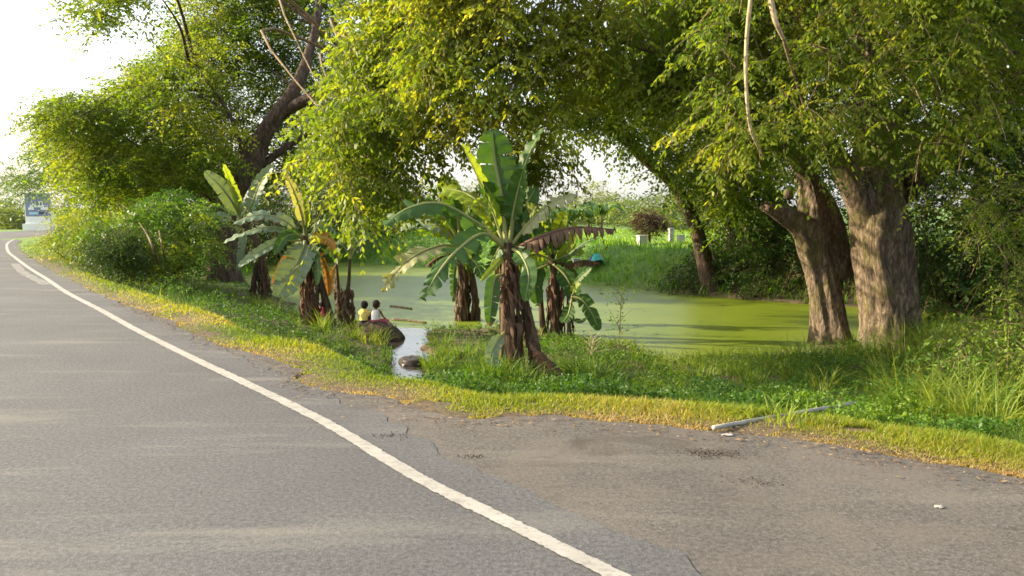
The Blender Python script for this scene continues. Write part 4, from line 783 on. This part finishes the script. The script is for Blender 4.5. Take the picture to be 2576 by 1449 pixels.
# short verge turf, ragged inner border
lim = .55+.9*n2(x, y, .6, 41)+.5*n2(x, y, 2.3, 141)+.6*sstep((-x)/5)
pv = out & ~wf & (dE < lim); bare = n2(x, y, 1.6, 42)*.6+n2(x, y, 5, 43)*.4
pd = np.abs(np.hypot(x-POLE[0][0], y-POLE[0][1])); pdist = dpoly(x, y, [tuple(POLE[0][:2]-[0, .12]), tuple(POLE[1][:2]-[0, .12])], False); out = out & ((pdist > .17) | (rng.random(len(x)) < .12)); pv &= out
pv &= (bare > .17+.16*np.exp(-dE/.12)); px_, py_ = x[pv], y[pv]; k = rng.random(len(px_)) < min(1, 74000/len(px_)); px_, py_ = px_[k], py_[k]
P = np.stack([px_, py_, zg(px_, py_)-.01], -1); tn = .45+(n2(px_, py_, .9, 44)-.5)*.9+rng.normal(0, .15, len(P))+.4*np.exp(-dpoly(px_, py_, EDGEC, False)/.14)
hh = (.03+.08*n2(px_, py_, 1.3, 45))*(.35+.65*sstep(dpoly(px_, py_, EDGEC, False)/.6))*rng.uniform(.6, 1.4, len(P))
blades('verge_grass', P, hh, .0045+.0006*py_, M['verge'], tn, .7, 'short sunlit turf along the road edge')
print('verge', len(P))
# leafy weeds on the bank
pw = out & ~wf & (dE > lim-.3) & (n2(x, y, .75, 46)*.6+n2(x, y, 2.6, 47)*.4 > .40); px_, py_ = x[pw], y[pw]; k = rng.random(len(px_)) < min(1, 20500/len(px_)); px_, py_ = px_[k], py_[k]
rav = dpoly(px_, py_, RAV, False); hN = .04+(.6-.1*sstep((px_-2)/2))*(.3+.7*sstep((dpoly(px_, py_, EDGEC, False)-.7)/.8))*sstep((rav-.15)/.8)*np.clip(n2(px_, py_, .7, 48)*.6+n2(px_, py_, 2.2, 49)*.5-.15, 0, 1)*(.15+.85*sstep(dpoly(px_, py_, WATER)/2.2))
kid = np.exp(-((px_+3.0)**2/.8+(py_-16.9)**2/.8)); kk = rng.random(len(px_)) > kid*1.2; px_, py_, hN = px_[kk], py_[kk], hN[kk]
P = np.stack([px_, py_, zg(px_, py_)+hN*rng.uniform(.25, 1, len(px_))], -1); n = len(P)
D = norm(rng.normal(0, 1, (n, 3))*[1, 1, .4]); lf = (.034+.0011*py_)*rng.uniform(.8, 1.3, n)
V = fronds(P, D, lf*2.4, 3, lf, lf*.55, .4, .45, .05); tn = np.clip(np.repeat(.38+(n2(px_, py_, .8, 50)-.5)*.9+rng.normal(0, .12, n), 24), 0, 1)
tag(npmesh('bank_weeds', V.reshape(-1, 3), quads(V), M['weed'], None, tn), 'leafy green weeds covering the slope down to the pond', kind='stuff')
# grass among the weeds
q = rng.random(len(x)) < .16; pg = out & ~wf & (dE > lim-.2) & q & (n2(x, y, 1.1, 51) > .38); px_, py_ = x[pg], y[pg]; k = rng.random(len(px_)) < min(1, 36000/len(px_)); px_, py_ = px_[k], py_[k]
P = np.stack([px_, py_, zg(px_, py_)-.01], -1)
blades('bank_grass', P, (.12+.22*n2(px_, py_, .8, 52))*rng.uniform(.6, 1.3, len(P)), .006+.0006*py_, M['tallgrass'], .35+(n2(px_, py_, .7, 53)-.5)*.7+rng.normal(0, .12, len(P)), .7, 'medium green grass growing among the bank weeds', 3)
# tall arching grass clumps
cl = [(1480, 985, .5, 60, .2), (1520, 1000, .45, 50, .25), (1455, 960, .4, 40, .2), (1990, 1030, .42, 60, .3), (1960, 1060, .3, 40, .25), (2050, 1050, .35, 40, .2), (2270, 920, .55, 60, .35), (2360, 940, .6, 80, .4), (2440, 935, .6, 80, .45), (2520, 980, .6, 80, .4), (2560, 1040, .5, 80, .35),
      (2250, 985, .45, 60, .3), (2300, 1040, .4, 60, .3), (2420, 1060, .4, 70, .3), (2500, 1090, .4, 70, .3), (2180, 900, .4, 40, .25), (2260, 880, .5, 50, .2), (2340, 880, .5, 50, .25), (2120, 905, .35, 40, .3), (2020, 920, .35, 40, .3), (1850, 940, .35, 50, .35), (1750, 960, .35, 50, .35), (1680, 1010, .3, 40, .3),
      (650, 775, .45, 40, .25), (690, 790, .45, 40, .2), (805, 835, .5, 26, .12), (820, 830, .45, 16, .1), (960, 870, .4, 16, .15), (990, 880, .45, 16, .12), (925, 862, .35, 24, .2), (890, 850, .3, 24, .15), (955, 852, .3, 16, .15), (1000, 862, .3, 20, .1), (905, 838, .22, 20, .1), (560, 745, .35, 40, .5), (480, 735, .3, 40, .6), (1110, 870, .35, 40, .25), (1160, 900, .35, 60, .4), (1200, 960, .3, 70, .5), (1260, 960, .3, 70, .4), (1330, 980, .3, 70, .3), (1100, 930, .35, 50, .3), (2600, 900, .6, 60, .4), (2660, 980, .6, 60, .4)]
for k in range(75):
    px_r = rng.uniform(1400, 2576) if k % 4 else rng.uniform(1090, 1280); py_r = rng.uniform(890, float(np.interp(px_r, [1090, 1300, 1600, 2000, 2300, 2576], [935, 945, 965, 1010, 1055, 1085])))
    cl.append((px_r, py_r, rng.uniform(.16, .26)+.2*max(0, (py_r-930)/120)*rng.random(), int(rng.integers(14, 34)), rng.uniform(.12, .35)))
PP, HH, TN, AZ = [], [], [], []
for (px, py, h, n, rad) in cl:
    g = gp(px, py); n = int(n*(1. if (1900 < px < 2100 and py > 1000) else 2.2)); h *= .75 if (1900 < px < 2100 and py > 1000) else (1.6 if px > 1900 else 1.2); a = rng.uniform(0, 6.28, n); rr_ = rad*np.sqrt(rng.random(n)); xx, yy = g[0]+rr_*np.cos(a), g[1]+rr_*np.sin(a)
    k = ~inpoly(xx, yy, ASPH) & ~inpoly(xx, yy, WATER); xx, yy, a = xx[k], yy[k], a[k]
    PP.append(np.stack([xx, yy, zg(xx, yy)-.02], -1)); HH.append(h*rng.uniform(.55, 1.25, len(xx))); TN.append(np.full(len(xx), .3+.45*rng.random()+.12*(px > 2150))+rng.normal(0, .15, len(xx))); AZ.append(a+rng.normal(0, .6, len(xx)))
PP = np.vstack(PP); blades('tall_grass', PP, np.concatenate(HH), .015, M['tallgrass'], np.concatenate(TN), .75, 'long arching grass blades in clumps on the bank', 5, np.concatenate(AZ))
# far lawn and bank grass beyond the water
n = 40000; yy = rng.uniform(18, 52, n); xx = rng.uniform(-14, 22, n); wfm = (yy > 30-.55*(xx+9)) & ~inpoly(xx, yy, WATER); xx, yy = xx[wfm], yy[wfm]; dd = dpoly(xx, yy, WATER)
P = np.stack([xx, yy, zg(xx, yy)-.02], -1)
blades('lawn_grass', P, np.where(dd < 3.2, .4, .14)*rng.uniform(.6, 1.3, len(P)), .05, M['lawn'], .35+.35*(dd > 3)+rng.normal(0, .14, len(P)), .6, 'green grass covering the far bank and lawn', 2)
# dry litter along the lay-by edge
u = rng.random(3800); s = EDGE[(u*len(EDGE)*.4).astype(int)]; off = rng.normal(-.06, .22, len(u)); xx, yy = s[:, 0]+rng.normal(0, .06, len(u))+0, s[:, 1]+off
k = (np.abs(xx) < 8) & (yy > 3) & (yy < 14); xx, yy = xx[k], yy[k]
inA = inpoly(xx, yy, ASPH); zz = np.where(inA, .002, zg(xx, yy)+.01)
P = np.stack([xx, yy, zz], -1); n = len(P); a = rng.uniform(0, 6.28, n); e = np.stack([np.cos(a), np.sin(a), rng.uniform(-.05, .25, n)], -1); f_ = np.stack([-np.sin(a), np.cos(a), rng.uniform(.0, .3, n)], -1); ls = rng.uniform(.006, .026, n)[:, None]
P[:, 2] += .008
V = np.stack([P-e*ls, P+f_*ls*.35, P+e*ls, P-f_*ls*.35], 1)[:, None]
tag(npmesh('leaf_litter', V.reshape(-1, 3), quads(V), M['litter'], None, np.repeat(rng.random(n), 4)), 'dry brown leaves and straw scattered along the asphalt edge', kind='stuff')
for (cx, cy, w_, n) in [(1810, 1142, .16, 260), (1000, 1100, .18, 120), (1050, 1140, .1, 60), (2240, 1140, .2, 200)]:
    pass
# soil crumbs lying on the asphalt
V, tn = [], []
for (cx, cy, w_, n) in [(1800, 1142, .12, 300), (985, 1098, .09, 60), (2240, 1143, .2, 200), (330, 738, .3, 120), (235, 735, .25, 120), (1190, 1150, .05, 40), (1900, 1215, .1, 60)]:
    c_ = onz(cx, cy); a = rng.normal(0, 1, (n, 2))*[w_, w_*.45]; P = np.c_[c_[0]+a[:, 0], c_[1]+a[:, 1], np.full(n, .004)]; s = rng.uniform(.002, .006, n)
    for q in range(3):
        an = rng.uniform(0, 6.28, n); e = np.stack([np.cos(an), np.sin(an), np.zeros(n)], -1)*s[:, None]; up = np.array([0, 0, 1.])*s[:, None]*1.3
        V.append(np.stack([P-e, P+e, P+e*.4+up, P-e*.5+up*.8], 1))
V = np.concatenate(V)[:, None]; tag(npmesh('soil_crumbs', V.reshape(-1, 3), quads(V), plain('loose_soil', (.085, .06, .045), .95, .1, .4, 40), None), 'dark soil crumbs and straw dropped on the asphalt', kind='stuff')
# floating duckweed bits and debris on the pond
n = 500; xx = rng.uniform(-8, 9, n); yy = rng.uniform(15, 36, n); k = inpoly(xx, yy, POND) & (dpoly(xx, yy, POND) > .15); xx, yy = xx[k], yy[k]; n = len(xx); a = rng.uniform(0, 6.28, n)
e = np.stack([np.cos(a), np.sin(a), np.zeros(n)], -1); f_ = np.stack([-np.sin(a), np.cos(a), np.zeros(n)], -1); P = np.stack([xx, yy, np.full(n, WZ+.012)], -1); ls = rng.uniform(.015, .06, n)[:, None]
V = np.stack([P-e*ls, P+f_*ls*.5, P+e*ls+[0, 0, .012], P-f_*ls*.5], 1)[:, None]
tag(npmesh('pond_debris', V.reshape(-1, 3), quads(V), M['litter'], None, np.repeat(rng.random(n)*.8, 4)), 'small leaves and scraps floating on the green pond', kind='stuff')

# ------------------------------------------------------------------ single things on the bank
g = gp(1556, 862); d = g[1]; o = thing('young_sapling', 'spindly sapling with sparse round leaves standing at the pond edge', 'sapling', g)
MB().tube([g+[0, 0, -.05], at(1560, 800, d), at(1564, 740, d), at(1572, 712, d)], [.014, .011, .008, .004], 6, 16).build('stem', M['twig'], o)
for (x0, y0, x1, y1) in [(1558, 830, 1530, 775), (1562, 780, 1585, 730), (1560, 810, 1590, 780), (1562, 770, 1535, 730), (1557, 845, 1585, 828), (1564, 742, 1520, 712)]:
    MB().tube([at(x0, y0, d), at((x0+x1)/2, (y0+y1)/2-4, d-.05), at(x1, y1, d)], [.007, .005, .003], 5, 8).build('branch', M['twig'], o)
P = np.concatenate([at(rng.normal(1556, 20, 70), rng.uniform(715, 855, 70), rng.normal(d, .12, 70)), at(rng.uniform(1515, 1600, 30), rng.normal(735, 14, 30), rng.normal(d, .1, 30))]); n = len(P)
V = fronds(P, norm(rng.normal(0, 1, (n, 3))), .05, 1, .07, .05, .4, .4); npmesh('leaves', V.reshape(-1, 3), quads(V), M['weed'], o, rng.uniform(.2, .7, n*8))['kind'] = 'stuff'
g = gp(1505, 1000); d = g[1]; o = thing('flowering_grass', 'tall pale grass stalk with a feathery seed head in front of the banana skirt', 'weed', g)
MB().tube([g+[0, 0, -.03], at(1498, 940, d), at(1490, 880, d), at(1487, 845, d)], [.007, .006, .004, .002], 5, 14).build('stalk', M['rib'], o)
A = at(np.full(26, 1489.), rng.uniform(845, 895, 26), d); B = A+np.c_[rng.normal(0, .07, 26), rng.normal(0, .05, 26), rng.uniform(.03, .11, 26)]
v, f = prisms(A, B, .002, .004); npmesh('seed_head', v, f, M['pale_twig'], o)['kind'] = 'stuff'
# white pole in the grass
a, b = POLE
o = MB().tube([a, a*.5+b*.5, b], [.017, .017, .016], 14, 12).build('white_pole', plain('pole_white', (.27, .265, .24), .6, .3, .35, 14)); tag(o, 'long whitish pole lying aslant in the grass beside the asphalt', 'pole')
# dark wet stone in the stream
c_ = onz(1036, 915, WZ); mb = MB(); mb.ell([c_[0], c_[1], WZ+.0], (.24, .26, .13), 40, 24)
V = mb.v[0]; V += ((vnoise(V*6, 3)-.5)*.14+(vnoise(V*16, 8)-.5)*.05)[:, None]*norm(V-V.mean(0)); tag(mb.build('wet_stone', plain('wet_stone', (.035, .025, .02), .35, .5, .4, 9)), 'dark wet stone sitting in the shallow stream', 'stone')
# sticks in the pond
for (x0, y0, x1, y1, lab) in [(982, 770, 1036, 777, 'short pale stick floating on the pond beyond the children'), (985, 803, 1072, 812, 'thin curved stick lying across the water at the stream mouth')]:
    a, b = onz(x0, y0, WZ+.02), onz(x1, y1, WZ+.02); tag(MB().tube([a, a*.5+b*.5+[0, .06, 0], b], [.03, .035, .025], 8, 10).build('floating_stick', M['bark_far']), lab, 'stick', 'sticks floating on the pond')
# a mound of bare earth the children sit on
c_ = gp(945, 826)
# litter scraps
for (x, y, s, lab) in [(2362, 1276, .022, 'flat pale scrap on the asphalt of the lay-by'), (1830, 1095, .035, 'crumpled white scrap at the foot of the white pole')]:
    c_ = onz(x, y, 0); mb = MB(); mb.ell([c_[0], c_[1], .004], (s*1.3, s*.7, .004), 12, 6); V = mb.v[0]; V += (vnoise(V*70, 2)-.5)[:, None]*[.02, .015, .01]; V[:, 2] = np.maximum(V[:, 2], .001)
    tag(mb.build('paper_scrap' if s > .02 else 'pebble', plain('scrap_white', (.36, .35, .32), .8, .2, .2, 20)), lab, 'litter' if s > .02 else 'pebble')
# tarp tent, tombs, timber on the far lawn
def farpt(px, py, d): g = at(px, py, d); g[2] = float(zg(g[:1], g[1:2])[0]); return g
g = farpt(1500, 634, 30); o = thing('tarp_shelter', 'small turquoise tarp shelter with a dark blue side on the far lawn', 'tent', g)
q = np.array; w_ = .36
V = [g+q([-w_, -.3, 0]), g+q([w_, -.3, 0]), g+q([w_*.25, -.1, .46]), g+q([-w_*.35, -.1, .44]), g+q([-w_, .4, 0]), g+q([w_, .4, 0]), g+q([-.1, -.34, .2]), g+q([.16, -.36, .24])]
npmesh('tarp', V, [(0, 6, 3, 3), (6, 7, 2, 3), (7, 1, 2, 2), (1, 5, 2, 2), (3, 2, 5, 4)], plain('tarp_turquoise', (.03, .36, .30), .5, .3, .3, 8), o)
npmesh('side_sheet', [g+q([-w_-.04, -.31, 0]), g+q([-w_*.35, -.33, .02]), g+q([-w_*.4, -.12, .42]), g+q([-w_-.05, .38, .05])], [(0, 1, 2, 3)], plain('tarp_blue', (.04, .035, .13), .6, .2, .3, 8), o)
MB().tube([g+q([.45, -.3, 0]), g+q([.2, -.1, .47])], [.012, .012], 6, 4).build('pole', M['twig'], o)
wm = plain('white_plaster', (.42, .41, .38), .8, .2, .12, 5)
for (x0, x1, yb, yt, d, lab) in [(1604, 1625, 621, 598, 33, 'short white tomb block standing alone by the dark red tree'), (1682, 1694, 610, 575, 36, 'tall slim white tomb post under the trees'), (1705, 1720, 610, 592, 36, 'low white tomb farther under the trees beside the leaning trunk'), (1441, 1458, 640, 622, 31, 'small white block next to the turquoise tarp')]:
    g = farpt((x0+x1)/2, yb, d); s = d/2000; ww = (x1-x0)*s; hh_ = (yb-yt)*s; o = thing('tomb', lab, 'tomb', g, 'white tombs on the far lawn')
    MB().box(g+[0, 0, hh_*.45], (ww, ww*.9, hh_*.9+.1), .25).build('block', wm, o, False); MB().box(g+[0, 0, hh_*.95+.01], (ww*1.12, ww, hh_*.12), .25).build('capstone', wm, o, False)
g = farpt(1475, 622, 34); tag(MB().tube([g+[-.5, 0, .12], g+[.5, .1, .14]], [.11, .09], 10, 6).build('fallen_log', M['bark_far']), 'short grey log lying on the far lawn past the tarp', 'log')
# ------------------------------------------------------------------ billboard at the bend
d = 54.; s = d/2000; g = farpt(97, 577, d); c_ = at(97, 530, d); o = thing('billboard', 'slate blue billboard with white block emblem on a white plinth at the road bend', 'billboard', g)
wb = plain('billboard_white', (.75, .75, .72), .6, .3, .05, 3)
bw, zt, zb = 62*s, at(97, 486, d)[2], at(97, 544, d)[2]; x0 = c_[0]-bw/2
MB().box([c_[0], d, (zt+zb)/2], (bw, .14, zt-zb)).build('panel', plain('billboard_blue', (.2, .22, .33), .5, .3, .06, 3), o, False)
for sx in (-1, 1): MB().box([c_[0]+sx*(bw/2+.03), d, (zt+g[2])/2], (.055, .1, zt-g[2])).build('post', wb, o, False)
MB().box([c_[0]-.02, d+.02, (zb+g[2]+.45)/2], (bw*.98, .3, zb-g[2]-.5)).build('plinth', wb, o, False)
MB().box([c_[0]-.1, d+.02, g[2]+.23], (bw*1.1, .5, .5)).build('footing', wb, o, False)
gx_ = lambda z: z*.1111; gy_ = lambda z: 456+z*.1111
for (a0, b0_, a1, b1) in [(640, 590, 770, 650), (675, 530, 775, 592), (725, 475, 815, 592), (770, 540, 970, 590), (865, 450, 970, 545), (920, 540, 1090, 650)]:
    p0, p1 = at(gx_(a0), gy_(b0_), d-.09), at(gx_(a1), gy_(b1), d-.09); MB().box((p0+p1)/2, (abs(p1[0]-p0[0]), .012+.004*(a0 % 7), abs(p0[2]-p1[2]))).build('emblem_block', wb, o, False)
dk = plain('emblem_dark', (.03, .035, .06), .6, .3, .1, 3)
for (a, b, r) in [(760, 490, 13), (920, 520, 14), (1015, 567, 12), (1058, 563, 8), (845, 470, 12), (752, 552, 8)]:
    p0 = at(gx_(a), gy_(b), d-.115); MB().box(p0, (r*2*.1111*s, .02, r*2*.1111*s*1.4)).build('emblem_window', dk, o, False)
p0, p1 = at(gx_(660), gy_(700), d-.085), at(gx_(870), gy_(752), d-.085); MB().box((p0+p1)/2, (p1[0]-p0[0], .02, p0[2]-p1[2])).build('text_bar', plain('bar_cyan', (.35, .58, .65), .5, .3, .05, 3), o, False)
p0, p1 = at(gx_(882), gy_(702), d-.085), at(gx_(1000), gy_(738), d-.085); MB().box((p0+p1)/2, (p1[0]-p0[0], .02, p0[2]-p1[2])).build('text_bar', dk, o, False)

# ------------------------------------------------------------------ children sitting by the water
skin = plain('skin_brown', (.20, .105, .065), .55, .35, .08, 10, bs=0); hairm = plain('hair_black', (.012, .009, .008), .55, .3, .3, 40, bs=.6)
def remesh(o, vox):
    m_ = o.modifiers.new('fuse', 'REMESH'); m_.mode = 'VOXEL'; m_.voxel_size = vox; m_.use_smooth_shade = True
    s_ = o.modifiers.new('soften', 'SMOOTH'); s_.factor = .5; s_.iterations = 3
def child(lab, g, yaw, top_c, bot_c, sleeves, legs, scale=1.0, hair=(.012, .009, .008), headyaw=0., tank=False, look=0.):
    o = thing('person', lab, 'person', g, 'children sitting by the pond'); c, s = math.cos(yaw), math.sin(yaw)
    def W(p): x, y_, z = np.array(p)*scale; return g+np.array([x*c-y_*s, x*s+y_*c, z])
    b = MB(); hip, waist, chest, neck = (0, 0, .10), (0, .01, .20), (0, .05, .33), (0, .075, .415)
    b.tube([W((0, -.02, .06)), W(hip), W(waist), W(chest), W((0, .065, .385)), W(neck)], [x*scale for x in (.07, .105, .092, .098, .075, .038)], 14, 18)
    b.tube([W((-.105, .06, .375)), W((0, .062, .385)), W((.105, .06, .375))], [.034*scale, .05*scale, .034*scale], 10, 8)
    b.tube([W(neck), W((0, .085, .46))], [.036*scale, .036*scale], 10, 4)
    hc = np.array((0, .10, .535)); b.ell(W(hc), np.array((.085, .098, .108))*scale, 18, 14)
    hd = (math.sin(-headyaw), math.cos(headyaw)); fw = np.array((hd[0], hd[1], 0)); sd_ = np.array((hd[1], -hd[0], 0))
    b.ell(W(hc+fw*.098+[0, 0, -.012]), np.array((.014, .014, .018))*scale, 8, 6); b.ell(W(hc+fw*.085+[0, 0, -.06]), np.array((.03, .02, .016))*scale, 8, 6)
    for sg in (-1, 1):
        b.ell(W(hc+sd_*sg*.085+[0, 0, -.01]), np.array((.014, .022, .03))*scale, 8, 6)
        sh = np.array((sg*.118, .06, .365)); el = np.array((sg*.145, .14, .235)) if legs != 'side' or sg < 0 else np.array((.17, .11, .22)); wr = np.array((sg*.07, .27, .20)) if legs != 'side' or sg < 0 else np.array((.20, .22, .13))
        b.tube([W(sh), W(sh*.5+el*.5), W(el), W(el*.5+wr*.5), W(wr)], [x*scale for x in (.034, .030, .026, .023, .018)], 10, 14)
        pd = norm(wr-el); pal = wr+pd*.03; b.ell(W(pal), np.array((.024, .024, .014))*scale, 8, 6)
        for k in range(5):
            f0 = pal+np.array((sg*(.02-.01*k), .012, -.004)); L = (.022, .034, .037, .034, .027)[k]; f1 = f0+pd*L*.6+[(-.02*sg if k == 0 else 0), 0, -.006]; f2 = f1+pd*L*.3+[0, 0, -.02]
            b.tube([W(f0), W(f1), W(f2)], [.0075*scale, .007*scale, .006*scale], 6, 6)
        if legs == 'front':
            kn = np.array((sg*.11, .30, .22)); an = np.array((sg*.06, .36, -.02)); th0 = np.array((sg*.06, .03, .08))
        else:
            kn = np.array((.20+sg*.02, .20-.05*sg, .09)); an = np.array((.36, .12-.04*sg, .04)); th0 = np.array((sg*.055, .03, .08))
        b.tube([W(th0), W(th0*.5+kn*.5), W(kn), W(kn*.5+an*.5), W(an)], [x*scale for x in (.068, .058, .042, .038, .026)], 10, 16)
        ft = norm(np.array((an-kn)[:2].tolist()+[0])) if legs == 'side' else np.array((0, 1, 0)); b.tube([W(an+[0, 0, -.01]), W(an+ft*.05+[0, 0, -.02]), W(an+ft*.095+[0, 0, -.028])], [.026*scale, .026*scale, .016*scale], 8, 8)
    bd = b.build('body', skin, o); remesh(bd, .011*scale)
    for sg in (-1, 1): MB().ell(W(hc+fw*.088+sd_*sg*.034+[0, 0, .008]), np.array((.011, .008, .008))*scale, 8, 6).build('eye', hairm, o)
    h = MB(); h.ell(W(hc+[0, -.008, .018]-fw*.014), np.array((.096, .105, .104))*scale, 18, 12); h.ell(W(hc-fw*.045+[0, 0, -.03]), np.array((.082, .062, .075))*scale, 14, 10)
    V0 = h.v[0]; V0 += (vnoise(V0*40, 5)[:, None]-.5)*.016*norm(V0-V0.mean(0)); hm = plain('child_hair', hair, .6, .3, .35, 50, bs=.7); remesh(h.build('hair', hm, o), .012*scale)
    sm_ = plain('cloth_top', top_c, .85, .15, .12, 14); s2 = MB()
    s2.tube([W((0, -.02, .055)), W(hip), W(waist), W(chest), W((0, .065, .385 if not tank else .365))], [x*scale for x in (.088, .117, .106, .110, .078 if not tank else .09)], 16, 18)
    if not tank: s2.tube([W((-.11, .06, .375)), W((0, .062, .39)), W((.11, .06, .375))], [x*scale for x in (.044, .058, .044)], 10, 8)
    for sg in (-1, 1):
        if sleeves:
            sh = np.array((sg*.118, .06, .365)); el = np.array((sg*.145, .14, .235)); s2.tube([W(sh), W(sh*.4+el*.6)], [.047*scale, .046*scale], 10, 6)
        elif tank: s2.tube([W((sg*.062, .03, .35)), W((sg*.06, .058, .42)), W((sg*.055, .1, .36))], [.02*scale]*3, 8, 10)
    remesh(s2.build('shirt' if sleeves else 'tank_top', sm_, o), .012*scale)
    bm_ = plain('cloth_bottom', bot_c, .85, .15, .45, 30); s3 = MB(); s3.tube([W((0, -.025, .03)), W((0, 0, .10)), W((0, .01, .15))], [x*scale for x in (.10, .122, .112)], 14, 8)
    for sg in (-1, 1):
        if legs == 'front': kn = np.array((sg*.11, .30, .22)); th0 = np.array((sg*.06, .03, .08)); e_ = th0*.25+kn*.75
        else: kn = np.array((.20+sg*.02, .20-.05*sg, .09)); th0 = np.array((sg*.055, .03, .08)); e_ = kn*.62+np.array((.36, .12-.04*sg, .04))*.38
        s3.tube([W(th0), W(th0*.4+kn*.6), W(kn) if legs != 'front' else W(th0*.3+kn*.7), W(e_)], [x*scale for x in (.082, .07, .058, .056)], 10, 12)
    remesh(s3.build('shorts' if legs == 'front' else 'skirt', bm_, o), .012*scale); return o
mc = at(940, 832, 16.8); mc[2] = -1.22
mb = MB(); mb.ell(mc, (.68, .5, .36), 56, 30); V = mb.v[0]; V += (vnoise(V*3.5, 3)[:, None]-.5)*.16*norm(V-mc) + (vnoise(V*17, 4)[:, None]-.5)*.035*norm(V-mc)
mm = mb.build('earth_mound', plain('bare_earth', (.075, .056, .04), .95, .1, .55, 9, bs=1.0)); tag(mm, kind='structure')
def seat(px, py, d): g = at(px, py, d); g[2] = mc[2]+.36*math.sqrt(max(.05, 1-((g[0]-mc[0])/.68)**2-((g[1]-mc[1])/.5)**2))-.05; return g
g1 = seat(915, 813, 16.85); ksc = 62*g1[1]/2000/.64
child('small child in a yellow t-shirt sitting with back turned by the stream mouth', g1, R(-8), (.62, .50, .13), (.03, .03, .04), True, 'front', ksc)
g2_ = seat(944, 816, 16.8); child('small child in a white tank top and pink patterned skirt, legs folded sideways', g2_, R(-22), (.72, .70, .68), (.42, .07, .12), False, 'side', ksc, (.035, .014, .01), -.3, True)
g3 = at(810, 800, gp(782, 815)[1]+.9); g3[2] = float(zg(g3[:1], g3[1:2])[0]); child('child in a pink shirt half hidden between banana stems', g3, R(-5), (.62, .10, .14), (.5, .5, .5), True, 'front', ksc)
print('tris', sum(len(o.data.loops)-2*len(o.data.polygons) for o in sc.objects if o.type == 'MESH'), 'objs', len(sc.objects))
